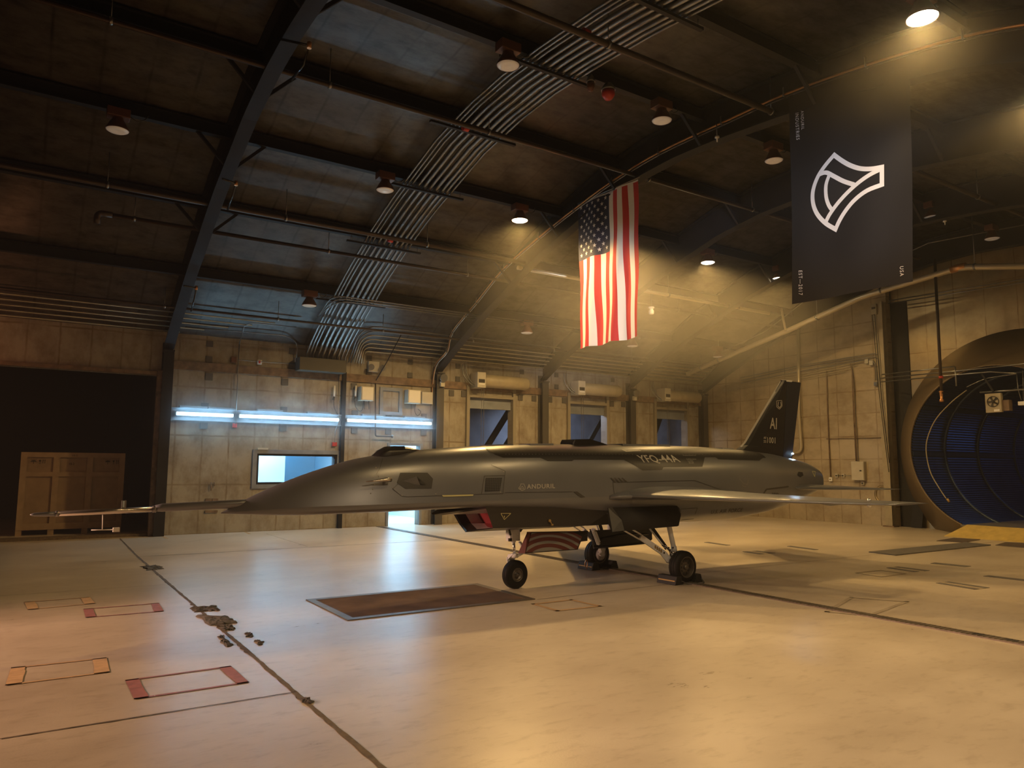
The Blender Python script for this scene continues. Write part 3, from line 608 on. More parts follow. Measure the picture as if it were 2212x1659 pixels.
# fan and brackets hanging in the mouth of the duct
P = lambda x, y, X: Vector(at_x(x, y, X))
t = thing('exhaust_fan', 'square grey fan box hanging in the mouth of the duct', 'fan', P(2150, 870, 18.9))
a, c = P(2127, 851, 18.9), P(2164, 890, 18.9)
b = MB(); b.box((18.9, a.y, a.z), (19.0, c.y, c.z)); part(b, 'case', 'beige_dark', t, bevel=.005)
cc = (a + c) / 2 + Vector((0, 0, .03)); b = MB(); b.lathe((18.9, cc.y, cc.z), (-1, 0, 0), [(0, .13), (.012, .13), (.012, .115), (0, .115)], 24, caps=False); part(b, 'guard_ring', 'ink', t)
b = MB()
for k in range(5):
    an = 2 * PI * k / 5; d = Vector((0, math.cos(an), math.sin(an))); e = Vector((0, -math.sin(an), math.cos(an)))
    q = Vector((18.885, cc.y, cc.z)); b.add([q + d * .02 - e * .01, q + d * .11 - e * .035 + Vector((-.01, 0, 0)), q + d * .115 + e * .02 + Vector((.012, 0, 0)), q + d * .02 + e * .012], [(0, 1, 2, 3)])
part(b, 'blades', 'ink', t)
b = MB(); b.lathe((18.87, cc.y, cc.z), (1, 0, 0), [(-.02, .03), (.03, .035)], 12); part(b, 'motor', 'ink', t)
b = MB(); b.box((18.892, c.y + .16, c.z + .02), (18.9, c.y + .04, c.z + .07)); part(b, 'nameplate', 'white', t)
b = MB(); b.box((18.95, c.y - .14, c.z + .03), (19.12, c.y, c.z + .28)); part(b, 'junction_box', 'plank', t)
b = MB(); b.beam(P(2120, 806, 18.9), P(2146, 846, 18.9), .04, .04, (1, 0, 0)); part(b, 'strut', 'dark_steel', t)
tag(MB().tube([P(2117, 848, 18.95), P(2240, 839, 18.95)], .022, 8).build('support_rail', 'galv'), 'pale horizontal rail above the fan box', 'rail')
b = MB(); b.tube(bend([P(2038, 866, 19.0), P(2038, 850, 19.0), P(2064, 866, 19.0), P(2085, 872, 18.95), P(2117, 874, 18.95)], .3), .008, 6); 
t = thing('floodlight', 'small white fixture hung on two wires at the right edge inside the duct', 'light fitting', P(2207, 870, 18.9)); b = MB(); p = P(2207, 872, 18.9); b.box((18.85, p.y + .06, p.z - .04), (19.0, p.y - .25, p.z + .05)); part(b, 'body', 'white', t, bevel=.01)
b = MB(); b.tube([P(2196, 808, 18.95), P(2199, 840, 18.95), P(2206, 864, 18.95)], .008, 6); b.tube([P(2209, 800, 18.95), P(2211, 866, 18.95)], .006, 6); part(b, 'hanger_wire', 'galv', t)
b = MB(); b.tube(smooth_path([P(2088, 836, 18.93), P(2130, 818, 18.93), (P(2180, 810, 18.93)), P(2196, 808, 18.93)]), .010, 6); tag(b.build('cable', 'galv'), 'thin pale cable arching over the fan box', 'cable')
# ---------- conduits on the end wall
def run_right(name, px, r, m, label, cat, off=.08, group=None, rb=.12):
    pts = [on_right(x, y, off) for x, y in px]; b = MB(); b.tube(bend(pts, rb), r, 8); return tag(b.build(name, m), label, cat, group)
HC = 'horizontal conduits on the end wall'
run_right('wall_conduit', [(1600, 816), (1728, 790), (1893, 763), (1903, 772), (1907, 812)], .014, 'galv', 'topmost of the conduits bending down at the corner of the end wall', 'conduit', .06, HC)
run_right('wall_conduit', [(1600, 822), (1728, 794), (1890, 770), (1899, 778), (1901, 812)], .014, 'galv', 'second conduit down of those bending at the corner of the end wall', 'conduit', .06, HC)
run_right('wall_conduit', [(1600, 828), (1728, 802), (1880, 776), (1890, 784), (1892, 822)], .014, 'galv', 'third conduit down, bending lowest beside the two small boxes', 'conduit', .06, HC)
for k, (ya, yb, wd) in enumerate(((806, 785, 'uppermost'), (811, 790, 'second'), (816, 796, 'third'), (820, 800, 'fourth'))): run_right('wall_conduit', [(1560, ya + 28), (1728, ya + 1), (1866 - k * 12, yb - 4 + k * 2)], .009, 'beige_dark', wd + ' of the thin faint conduits under the bright ones on the end wall', 'conduit', .05, HC)
run_right('wall_conduit', [(1785, 800), (1788, 900), (1794, 1030)], .018, 'plank', 'single dark vertical conduit dropping to the small switch box', 'conduit', .04)
run_right('wall_conduit', [(1840, 800), (1844, 900), (1849, 996)], .014, 'plank', 'left vertical conduit feeding the top of the beige panel box', 'conduit', .05)
run_right('wall_conduit', [(1837, 785), (1842, 810), (1846, 900), (1852, 996)], .014, 'plank', 'right vertical conduit feeding the top of the beige panel box', 'conduit', .07)
run_right('wall_conduit', [(1785, 948), (1916, 945)], .012, 'plank', 'thin horizontal pipe across the middle of the end wall', 'conduit', .03)
run_right('down_pipe', [(1724, 700), (1726, 900), (1731, 966), (1728, 976), (1708, 979)], .05, 'pipe_warm', 'thick cream pipe coming down behind the tail fin', 'pipe', .10, None, .25)
run_right('chain', [(1883, 662), (1899, 850), (1920, 1020)], .010, 'ink', 'left strand of the long chain hanging by the brown column', 'chain', .28)
run_right('chain', [(1888, 662), (1904, 850), (1921, 1000)], .010, 'ink', 'right strand of the long chain hanging by the brown column', 'chain', .28)
def wall_box(name, fn, x0, y0, x1, y1, d, m, label, cat, parts=(), bev=.008, off0=0.0):
    a, c = Vector(fn(x0, y0, d)), Vector(fn(x1, y1, d)); t = thing(name, label, cat, (a + c) / 2)
    b = MB()
    if fn is on_right: b.box((XW - d, a.y, a.z), (XW - off0, c.y, c.z))
    else: b.box((a.x, YW - d, a.z), (c.x, YW - off0, c.z))
    part(b, 'case', m, t, bevel=bev)
    for pn, px0, py0, px1, py1, pm in parts:
        a, c = Vector(fn(px0, py0, d)), Vector(fn(px1, py1, d)); b = MB()
        if fn is on_right: b.box((XW - d - .012, a.y, a.z), (XW - d, c.y, c.z))
        else: b.box((a.x, YW - d - .012, a.z), (c.x, YW - d, c.z))
        part(b, pn, pm, t)
    return t
wall_box('breaker_panel', on_right, 1838, 997, 1867, 1038, .14, 'beige', 'beige electrical panel box on the end wall', 'electrical box', (('door', 1840, 999, 1866, 1037, 'beige'), ('latch', 1857, 1015.5, 1861.5, 1018, 'ink')))
wall_box('outlet_box', on_right, 1803.5, 1023.5, 1809.5, 1031.5, .06, 'beige', 'left small round-faced outlet box beside the panel box', 'electrical box', (('outlet', 1805, 1026, 1808, 1029, 'ink'),))
wall_box('outlet_box', on_right, 1817.5, 1023.5, 1824, 1031.5, .06, 'beige', 'small outlet box just left of the beige panel box', 'electrical box', (('outlet', 1819, 1026, 1822, 1029, 'ink'),))
wall_box('outlet_box', on_right, 1859.5, 1040.5, 1866.5, 1047.5, .06, 'beige', 'small outlet box hanging under the beige panel box', 'electrical box', (('outlet', 1861.5, 1042.5, 1864.5, 1045.5, 'ink'),))
wall_box('switch_box', on_right, 1790, 1031, 1797, 1040, .07, 'white', 'small pale switch box at the foot of the dark conduit', 'switch', (('toggle', 1792.5, 1034, 1794, 1037, 'ink'),))
tag(MB().tube([on_right(1809, 1027.5, .05), on_right(1838, 1027.5, .05)], .010, 6).build('wall_conduit', 'galv'), 'short pale conduit joining the small outlet boxes to the panel box', 'conduit')
wall_box('junction_box', on_right, 1867, 776, 1875, 785, .08, 'beige', 'left of two square boxes at the conduit corner', 'electrical box')
wall_box('junction_box', on_right, 1876.5, 779, 1885.5, 788.5, .08, 'beige', 'right of two square boxes at the conduit corner', 'electrical box')
wall_box('junction_box', on_right, 1901, 806, 1908, 813, .08, 'galv', 'upper grey junction box where conduits leave for the duct', 'electrical box')
wall_box('junction_box', on_right, 1896, 815, 1904, 823, .08, 'galv', 'middle grey junction box where conduits leave for the duct', 'electrical box')
wall_box('junction_box', on_right, 1887, 825, 1895, 833, .08, 'galv', 'lowest grey junction box under the conduit corner', 'electrical box')
wall_box('hoist_unit', on_right, 1881, 658, 1893, 678, .30, 'beige_dark', 'box-shaped hoist unit high on the column with chains', 'hoist', (('vent', 1883, 664, 1891, 667, 'ink'),))
b = MB(); c = Vector(on_right(1909, 1068, .0)); b.lathe((XW, c.y, c.z), (-1, 0, 0), [(0, .26), (.03, .26), (.03, .21), (.0, .21)], 32, caps=False); t = thing('port_flange', 'round flange ring low on the end wall beside the column', 'flange', c); part(b, 'ring', 'wall_shiny', t)
b = MB(); b.lathe((XW, c.y, c.z), (-1, 0, 0), [(0.004, .21), (.01, .0)], 32, caps=False); part(b, 'blank', 'wall_end', t)
# conduits crossing to the duct
HD = 'conduits crossing in front of the duct'
for pts, r, lab in (([(1906, 809), (2061, 792)], .017, 'upper straight conduit running to the square elbow before the duct'), ([(1903, 817), (2061, 802), (2230, 784)], .017, 'middle conduit crossing over the duct top to the right edge'),
                    ([(1904, 825), (2061, 810), (2140, 803), (2196, 807)], .017, 'lower conduit crossing over the duct and curving at its end')):
    b = MB(); b.tube([at_x(x, y, 19.75 if k == 0 else 18.85) for k, (x, y) in enumerate(pts)], r, 8); tag(b.build('duct_conduit', 'galv'), lab, 'conduit', HD)
tag(MB().tube([P(2063, 792, 18.85), P(2066, 834, 18.85)], .020, 8).build('duct_conduit', 'galv'), 'short vertical conduit drop from the square elbow', 'conduit')
t = thing('drop_pipe', 'long dark vertical pipe hanging in front of the duct with a valve at its foot', 'pipe', P(2036, 880, 18.6))
b = MB(); b.tube([P(2019, 560, 18.6), P(2034, 850, 18.6)], .035, 10); part(b, 'pipe', 'pipe_dark', t)
b = MB(); b.lathe(P(2034, 862, 18.6), (0, 0, 1), [(-.07, .03), (-.06, .05), (-.02, .05), (0, .03), (.16, .04), (.18, .055), (.2, .04)], 12); part(b, 'valve', 'copper', t)
b = MB(); p = P(2032.5, 815, 18.6); b.lathe(p, (0, 0, 1), [(-.03, .05), (.03, .05)], 12); part(b, 'clamp', 'red', t)
# the big cream pipe climbing along the end wall
t = thing('big_pipe', 'large cream pipe climbing along the end wall under the roof', 'pipe', at_x(1740, 700, 18.6))
pts = [P(1485, 808, 18.6), P(1600, 757.5, 18.6), P(1700, 715, 18.6), P(1860, 642, 18.6), P(2075, 577, 18.6), P(2230, 575, 18.6)]
b = MB(); b.tube(bend(pts, .3), .075, 14); part(b, 'pipe', 'pipe_warm', t)
b = MB(); a = pts[4]; d = (pts[4] - pts[3]).normalized(); b.tube([a - d * .22, a - d * .02, a + Vector((0, -.12, 0))], .09, 14); part(b, 'coupling', 'copper', t, 'orange coupling')
for x, y in ((1515, 795), (1553, 778), (1765, 686), (1903, 628), (2106, 576)):
    p = P(x, y, 18.6); b = MB(); b.lathe(p, (0, -.94, .33) if x < 2080 else (0, 1, 0), [(-.02, .088), (.02, .088)], 16); b.tube([p + Vector((0, 0, .08)), Vector((18.6, p.y, roof_z(p.y) - .05))], .008, 6); part(b, 'hanger', 'galv', t)
tag(MB().tube([P(1688, 668, 18.5), P(1697, 714, 18.5)], .035, 10).build('riser_pipe', 'pipe_warm'), 'short cream riser joining the ceiling pipe to the big climbing pipe', 'pipe')
tag(MB().tube([on_roof(1560, 760, .25), on_roof(1655, 715, .25), on_roof(1745, 645, .25), on_roof(2005, 525, .25), on_roof(2230, 482, .25)], .016, 8).build('thin_pipe', 'galv'), 'thin pale pipe parallel above the big climbing pipe', 'pipe')
tag(MB().tube([P(1918, 650, 19.8), P(2230, 600, 19.8)], .014, 8).build('thin_pipe', 'galv'), 'upper of two thin pipes along the top of the duct wall', 'pipe')
tag(MB().tube([P(1918, 656, 19.8), P(2230, 607, 19.8)], .014, 8).build('thin_pipe', 'galv'), 'lower of two thin pipes along the top of the duct wall', 'pipe')
for k, (a, c) in enumerate((((1537, 1008), (1560, 1080)), ((1530, 838), (1560, 810)))):
    pass
# ---------- boxes on the long wall
M['trough'] = mat('trough_enamel', (.075, .072, .062), .6)
wall_box('cable_trough', on_back, 648, 770, 748, 806, .40, 'trough', 'wide grey-green trough the conduit bundle drops into', 'trough')
wall_box('control_box', on_back, 781, 834, 807, 866, .25, 'beige', 'large white control box left of the square frame', 'electrical box', (('cover', 783, 836, 805.5, 864.5, 'white'),))
wall_box('control_box', on_back, 882, 841, 909, 872, .25, 'beige', 'large white control box right of the square frame', 'electrical box', (('cover', 884, 843, 907, 870.5, 'white'),))
wall_box('control_box', on_back, 912, 846, 935, 873, .10, 'beige', 'flat white box beneath the end of the copper line', 'electrical box')
wall_box('call_point', on_back, 503, 914, 512, 924, .08, 'red', 'small red alarm box under the gap between tube lights', 'alarm')
wall_box('call_point', on_back, 719, 955, 728, 964, .08, 'red', 'small red alarm box above the right end of the window', 'alarm')
wall_box('alarm_sounder', on_back, 500, 770, 511, 783, .08, 'redbrown', 'dark red sounder left of the small conduit box', 'alarm')
wall_box('alarm_box', on_back, 557, 777, 566, 787, .08, 'white', 'small white and red box on the thin horizontal conduit', 'alarm', (('face', 559, 779, 562, 785, 'red'),))
wall_box('conduit_box', on_back, 638, 772, 643, 782, .06, 'beige', 'tiny beige box where the looping conduit ends', 'electrical box')
def run_back(name, px, r, m, label, cat='conduit', off=.08, group=None, rb=.15):
    b = MB(); b.tube(bend([on_back(x, y, off) for x, y in px], rb), r, 8); return tag(b.build(name, m), label, cat, group)
run_back('wall_conduit', [(517, 742), (514, 800), (509, 916)], .012, 'galv', 'vertical conduit dropping past the tube lights to the left red box')
b = MB(); pts = [Vector(on_back(517, 743, .08))] + [Vector(on_roof(x, y, .12)) for x, y in ((528, 703), (545, 697), (640, 707))]; b.tube(bend(pts, .35), .012, 8); tag(b.build('roof_conduit', 'galv'), 'conduit looping from the roof down to the left vertical conduit', 'conduit')
run_back('wall_conduit', [(732, 806), (731, 915), (724, 930), (723, 956)], .011, 'galv', 'vertical conduit dropping to the red box above the window')
run_back('wall_conduit', [(511, 777), (557, 781), (638, 786)], .009, 'galv', 'thin horizontal conduit linking the small red box to the trough')
b = MB(); pts = [Vector(on_roof(x, y, .1)) for x, y in ((400, 706), (620, 725))] + [Vector(on_back(643, 740, .1)), Vector(on_back(641, 775, .1))]; b.tube(bend(pts, .2), .014, 8); tag(b.build('roof_conduit', 'galv'), 'bright conduit curling down from the eave to the tiny beige box', 'conduit')
run_back('wall_pipe', [(811, 828), (811, 942), (846, 943)], .02, 'pipe_dark', 'dark pipe dropping across the right tube light to a short arm', 'pipe', .14, None, .05)
b = MB(); b.tube([Vector(on_back(812, 822, .14)), Vector(on_back(835, 783, .35)), Vector(on_roof(866, 724, .3))], .012, 8); tag(b.build('stay_rod', 'dark_steel'), 'slanted dark stay rod rising from the wall pipe to the roof pipe', 'rod')
b = MB(); p = Vector(on_back(846, 943, .14)); b.lathe(p, (1, 0, 0), [(0, .02), (.01, .045), (.03, .045), (.05, .02)], 12); tag(b.build('pipe_valve', 'galv'), 'small valve on the short pipe arm under the right tube light', 'valve')
for k, (x, lab) in enumerate(((722, 'left antenna whip with drooping cable on the wall'), (768, 'right antenna whip beside the large white control box'))):
    t = thing('antenna', lab, 'antenna', on_back(x, 862, .1), 'antenna whips')
    b = MB(); b.tube([on_back(x + 1, 833, .1), on_back(x, 857, .1)], .022, 8); part(b, 'whip', 'white', t)
    b = MB(); b.tube([on_back(x, 857, .1), on_back(x - 2, 864, .1)], .03, 8); part(b, 'mount', 'ink', t)
    b = MB(); b.tube(smooth_path([on_back(*p_, .06) for p_ in ([(x - 1, 864), (x, 880), (x + 7, 895), (x + 13, 899)] if k == 0 else [(x - 2, 864), (x, 878), (x + 8, 888), (x + 15, 884), (x + 17, 866)])]), .010, 6); part(b, 'cable', 'ink', t)
b = MB(); b.tube(smooth_path([on_back(*p_, .08) for p_ in [(898, 872), (896, 888), (902, 898), (909, 890), (903, 884)]]), .009, 6); tag(b.build('cable', 'ink'), 'looped dark cable under the right white control box', 'cable')
b = MB()
for x in (787, 797): b.tube([on_back(x, 866, .15), on_back(x, 884, .15)], .012, 6)
tag(b.build('cable_tail', 'ink'), 'pair of short dark tails hanging under the left control box', 'cable')
# emergency light with two heads
c = Vector(on_back(809, 792, .12)); t = thing('emergency_light', 'twin-headed emergency light above the left control box', 'light', c)
b = MB(); b.box((c.x - .16, YW - .12, c.z - .14), (c.x + .14, YW, c.z + .14)); part(b, 'battery_case', 'beige', t, bevel=.01)
for s in (-.13, .18):
    b = MB(); q = c + Vector((s, -.06, -.02)); b.lathe(q, (s * .6, -1, -.25), [(0, .03), (.03, .07), (.06, .085), (.07, .08)], 20); hd = part(b, 'lamp_head', 'galv', t)
for X, y in ((9.43, 815), (16.58, 852)):
    c = Vector((X + .02, YW - .32, on_back(945, 815, .3)[2])); t = thing('wall_speaker', 'round grey horn speaker on the column ' + ('carrying the copper line' if X < 10 else 'between the second and third roller doors'), 'speaker', c)
    b = MB(); b.lathe(c + Vector((0, .04, 0)), (0, -1, -.15), [(0, .05), (.04, .10), (.10, .12), (.13, .11)], 20); part(b, 'horn', 'galv', t)
    b = MB(); b.box((c.x - .06, c.y - .02, c.z - .25), (c.x + .06, c.y + .08, c.z - .11)); part(b, 'driver_box', 'beige', t)
t = thing('wall_hook', 'pair of small hooks and a socket plate on the wall left of the window', 'hook', on_back(460, 1045, .03))
b = MB(); b.tube([on_back(456, 1042, .04), on_back(456, 1060, .04)], .012, 6); b.tube([on_back(463, 1042, .04), on_back(463, 1050, .04)], .012, 6); part(b, 'hook', 'plank', t)
b = MB()
for x0, y0, x1, y1 in ((444, 1077, 457, 1084), (459, 1077, 471, 1083), (443, 1103, 470, 1107)): a, c = on_back(x0, y0, .02), on_back(x1, y1, .02); b.box((a[0], YW - .03, a[2]), (c[0], YW, c[2]))
part(b, 'bracket_plate', 'plank', t)

# ---------- conduit bundle up the roof
def over_roof(X, off, y0, y1, n=46): return [(X, y, roof_z(y) - off) for y in np.linspace(y0, y1, n)]
bx = [5.66, 5.74, 5.82, 5.95, 6.07, 6.20, 6.33, 6.46, 6.56, 6.66]; br = [.022, .022, .022, .032, .038, .036, .04, .036, .03, .022]
for k, (x, r) in enumerate(zip(bx, br)):
    b = MB(); pts = [(x, YW - .2, 4.22), (x, YW - .22, 4.36)] + over_roof(x, .29, YW - .55, 16.9, 5) + over_roof(x, .29, 16.5, 1.2, 50)
    b.tube(pts, r, 8); tag(b.build('roof_conduit', 'galv'), ('leftmost', 'second from the left', 'third from the left', 'fourth from the left', 'fifth from the left', 'fifth from the right', 'fourth from the right', 'third from the right', 'second from the right', 'rightmost')[k] + ' galvanised conduit of the bundle climbing the roof from the wide trough', 'conduit', 'conduit bundle up the roof')
for y, lab in zip(PURL[:6] + [4.15], ('lowest, just above the eave', 'second from the bottom, beside the brown pipe', 'third, by the small unlit lamp', 'fourth, with a red clamp close by', 'fifth, near the large unlit lamp', 'sixth, at the top of the picture', 'seventh, beyond the top of the picture')):
    z = roof_z(y) - .34; t = thing('conduit_rack', 'short dark bar carrying the conduit bundle, ' + lab, 'support bar', (6.2, y, z), 'bars under the conduit bundle')
    b = MB(); b.box((5.25, y - .03, z - .04), (6.95, y + .03, z)); part(b, 'channel', 'purlin', t)
    b = MB(); b.tube([(5.35, y, z), (5.35, y, z + .15)], .008, 6); b.tube([(6.88, y, z), (6.88, y, z + .15)], .008, 6); part(b, 'hanger_rod', 'galv', t)
# eave conduits, left and right of the bundle
for k in range(6):
    y = 17.45 + k * .14; z = roof_z(y) - .09
    b = MB(); b.tube([(XL + .1, y, z), (5.2 - .5 * k, y, z)] if k else [(XL + .1, y, z), (5.3, y, z)], .016, 6); tag(b.build('eave_conduit', 'galv' if k == 0 else 'pipe_warm'), 'conduit along the eave left of the bundle, %s from the wall' % ('farthest', 'fifth', 'fourth', 'third', 'second', 'first')[k], 'conduit', 'eave conduits on the left')
for k in range(7):
    y = 17.35 + k * .14; z = roof_z(y) - .09; xb = 6.78 + .07 * k
    b = MB(); b.tube(bend([(xb, YW - .15, 4.25), (xb, y, z), (19.7, y, z)], .5), .016, 6); tag(b.build('eave_conduit', 'galv' if k < 2 else 'pipe_warm'), 'conduit along the eave right of the trough, %s from the wall' % ('seventh', 'sixth', 'fifth', 'fourth', 'third', 'second', 'first')[k], 'conduit', 'eave conduits on the right')
for k, (dz, lab) in enumerate(((0, 'upper'), (.10, 'middle'), (.2, 'lower'))):
    y = 16.05 + .1 * k; b = MB(); z = roof_z(y) - .42 + (.02 * k); b.tube(bend([(5.5, 16.9, roof_z(16.9) - .33), (5.55 + .1 * k, y, z + .0), (12.9, y, z)], .3), .014, 6); tag(b.build('roof_conduit', 'galv'), lab + ' of three thin conduits running under the lowest purlin', 'conduit', 'conduits under the lowest purlin')
# long roof pipes parallel to the purlins
def x_pipe(name, p, q, off, r, m, label, x0=None, x1=None, hang=(), clampm='galv'):
    A, B = on_roof(*p, off), on_roof(*q, off); y = (A[1] + B[1]) / 2; z = (A[2] + B[2]) / 2; xa = A[0] if x0 is None else x0; xb = B[0] if x1 is None else x1
    t = thing(name, label, 'pipe', ((xa + xb) / 2, y, z)); b = MB(); b.tube([(xa, y, z), (xb, y, z)], r, 10); part(b, 'pipe', m, t)
    for x in hang: b = MB(); b.tube([(x, y, z + r * .5), (x, y, roof_z(y) - .02)], .007, 6); b.lathe((x, y, z), (1, 0, 0), [(-.02, r + .012), (.02, r + .012)], 10); part(b, 'hanger', clampm, t)
    return t, y, z
x_pipe('sprinkler_pipe', (0, 621), (1232, 761), .45, .030, 'pipe_dark', 'brown pipe running along just above the eave conduits', XL + .2, 18.4, (-1, 2.2, 4.6, 7.2, 9.8, 12.5, 15.5))
t, y, z = x_pipe('sprinkler_pipe', (224, 458), (1255, 637), .6, .038, 'pipe_dark', 'brown pipe with a capped elbow, second up the back slope', .85, 19.6, (1.3, 4.9, 8.2, 11.5, 15))
b = MB(); b.tube(bend([(.95, y, z), (.72, y, z), (.72, y + .02, z - .2)], .12), .055, 10); part(b, 'elbow', 'pipe_dark', t)
x_pipe('sprinkler_pipe', (600, 465), (1259, 594), .6, .048, 'pipe_dark', 'dark pipe beside the second purlin, turning bright toward the flag', XL + .2, 9.3, (-2, .8, 3.8, 6.8))
x_pipe('sprinkler_pipe', (860, 531), (1259, 604), .55, .05, 'pipe_warm', 'bright cream pipe lit by the lamps behind the flag', 9.3, 18.4, (11.2, 14.2, 17.0))
x_pipe('sprinkler_pipe', (440, 107), (1018, 272), .6, .040, 'pipe_dark', 'long dark pipe glinting along the upper purlin', XL + .2, 19.6, (.5, 3.35, 6.1, 9.75, 12.8, 15.8))
x_pipe('sprinkler_pipe', (1216, 52), (1592, 214), .6, .045, 'pipe_dark', 'dark pipe nearest the ridge crossing above the conduit bundle', XL + .2, 19.6, (2.2, 6.0, 9.3, 12.5, 15.8))
# rod brackets by the left frame
for px, lab in (([(600, 83), (668, 98), (655, 140), (630, 172)], 'upper black bracket hanging from the left frame'), ([(481, 386), (510, 396), (503, 420), (492, 452)], 'middle black bracket hanging from the left frame'), ([(397, 617), (424, 622), (420, 645), (413, 672)], 'lower black bracket hanging from the left frame')):
    b = MB(); b.tube([at_x(x, y, 2.35 if k == 0 else 2.62) for k, (x, y) in enumerate(px)], .018, 6)
    br_ = tag(b.build('pipe_bracket', 'black_gloss'), lab, 'bracket')
    b = MB(); p = at_x(*px[1], 2.62); b.lathe(p, (0, 0, 1), [(-.04, .03), (.04, .03)], 8); b.build('knuckle', 'copper', br_)

# ---------- copper line along the flag frame
CL = [(932, 856), (936, 812), (944, 783), (966, 757), (978, 715), (1030, 652), (1090, 578), (1165, 512), (1240, 452), (1323, 391), (1424, 329), (1560, 265), (1695, 204), (1872, 140), (2082, 79), (2230, 50)]
for k, (dx, dz, r, m, lab) in enumerate(((0, 0, .020, 'copper', 'orange-brown line clipped along the flag frame'), (.02, -.035, .010, 'white', 'thin white cable running beside the copper line'), (-.02, -.055, .010, 'ink', 'thin dark cable sagging below the copper line'))):
    b = MB(); pts = smooth_path([Vector(at_x(x, y, 9.28)) + Vector((dx, 0, dz)) for x, y in CL], 4); b.tube(pts, r, 7); tag(b.build('roof_cable', m), lab, 'cable')
for k, (x, y) in enumerate(CL[3:15]):
    b = MB(); p = Vector(at_x(x, y, 9.28)); b.tube([p + Vector((0, .02, .12)), p + Vector((-.03, 0, .03)), p + Vector((-.035, 0, -.03)), p + Vector((.01, -.01, -.05))], .014, 6)
    tag(b.build('cable_hook', 'galv'), 'small steel hook holding the copper line, ' + ('first', 'second', 'third', 'fourth', 'fifth', 'sixth', 'seventh, above the flag', 'eighth, right of the flag', 'ninth', 'tenth', 'eleventh, above the banner', 'last')[k] + ' up from the wall', 'hook', 'hooks holding the copper line')
# red clamps on the ridge pipes
for x, y, lab in ((1006, 276, 'small red clamp on the upper pipe beside the conduit bundle'), (1265, 72, 'small red clamp on the ridge pipe beside the conduit bundle'), (843, 518, 'small red clamp on the pipe above the middle of the conduit bundle')):
    b = MB(); p = Vector(on_roof(x, y, .55)); b.lathe(p, (1, 0, 0), [(-.05, .06), (.05, .06)], 10); tag(b.build('pipe_clamp', 'red'), lab, 'clamp')
# ---------- high bay lamps
def make_lamp(lit):
    L = 'lit' if lit else 'unlit'
    t = bpy.data.objects.new('high_bay_lamp', None); COL.objects.link(t)
    MB().box((-.16, -.10, .20), (.16, .10, .34)).build('ballast_box', 'redbrown', t, bevel=.01)
    MB().beam((.0, .0, .31), (0, .125, .36), .06, .05, (1, 0, 0)).build('mount', 'dark_steel', t)
    MB().lathe((0, 0, 0), (0, 0, 1), [(0, .165), (.015, .168), (.05, .150), (.12, .115), (.17, .085), (.2, .08)], 24, caps=False).build('reflector', 'redbrown', t)
    MB().lathe((0, 0, 0), (0, 0, 1), [(.0, .0), (-.015, .08), (-.012, .13), (.004, .158), (.012, .16)], 24, caps=False).build('lens', 'lens_on' if lit else 'lens_off', t)
    c = MB().tube(smooth_path([(.16, 0, .27), (.26, 0, .22), (.36, 0, .27), (.42, .06, .38)]), .008, 6).build('power_cord', 'ink', t)
    return t
protos = {}
def lamp(x, y, lit, label, e=300, haze_only=False):
    if lit not in protos: o = protos[lit] = make_lamp(lit)
    else:
        p = protos[lit]; o = p.copy(); COL.objects.link(o)
        for ch in p.children:
            if ch.type == 'MESH': c = ch.copy(); COL.objects.link(c); c.parent = o
    z = roof_z(y) - .58; y -= .13; o.location = (x, y, z); tag(o, label, 'ceiling lamp', 'lit high bay lamps' if lit else 'unlit high bay lamps')
    if lit:
        l = light('SPOT', 'lamp_light', (x, y, z - .04), e, WARM, (x, y, 0), .14, 150, .35); l.parent = o; l.matrix_parent_inverse = Matrix.Translation(o.location).inverted()
for x, y, lab in ((.80, 12.52, 'unlit lamp alone on the dark roof at the far left'), (5.22, 12.52, 'unlit lamp just left of the middle of the conduit bundle'), (5.06, 16.3, 'unlit lamp where the conduit bundle spreads above the wall'),
                  (5.30, 8.42, 'large unlit lamp beside the upper part of the conduit bundle'), (8.29, 8.42, 'unlit lamp hanging left of the copper line near the ridge'), (11.13, 8.42, 'unlit lamp close to the left edge of the black banner'),
                  (16.65, 8.42, 'unlit lamp just right of the black banner'), (19.45, 8.42, 'farthest right unlit lamp, before the duct wall'), (11.0, 16.3, 'unlit lamp over the first roller door'), (14.8, 16.3, 'unlit lamp partly behind the lower edge of the flag'), (18.5, 16.3, 'faint unlit lamp near the corner, over the third roller door'),
                  (2.3, 8.42, 'unlit lamp above the top edge of the picture')):
    lamp(x, y, False, lab)
for x, y, lab, e in ((8.24, 12.52, 'lit lamp left of the flag, by the copper line', 1050), (11.24, 12.52, 'lit lamp shining through the flag', 900), (13.9, 12.52, 'lit lamp right of the flag in the yellow haze', 420), (16.68, 12.52, 'lit lamp in the haze touching the banner edge', 420),
                     (8.12, 4.15, 'brightest lit lamp, high at the upper right above the banner', 190), (11.18, 4.15, 'lit lamp cut by the right edge of the picture', 170), (14.0, 4.15, 'lit lamp beyond the right edge, third in its row', 160), (16.8, 4.15, 'lit lamp beyond the right edge, farthest in its row', 250), (5.25, 4.15, 'lit lamp beyond the top edge, first in its row', 150)):
    lamp(x, y, True, lab, e)
for x, y, r, lab in ((1276, 181, .06, 'small dark sounder hanging on the ridge purlin'), (1314, 199, .10, 'round dark red beacon on the ridge purlin')):
    p = Vector(on_roof(x, y, .5)); t = thing('alarm_beacon', lab, 'alarm', p); b = MB(); b.lathe(p, (0, 0, 1), [(-.12, .0), (-.11, r * .6), (-.05, r), (.02, r)], 18); part(b, 'dome', 'red' if r > .08 else 'redbrown', t); b = MB(); b.lathe(p, (0, 0, 1), [(.02, r * 1.1), (.05, r * 1.1), (.14, r * .5)], 18); part(b, 'base', 'galv', t)
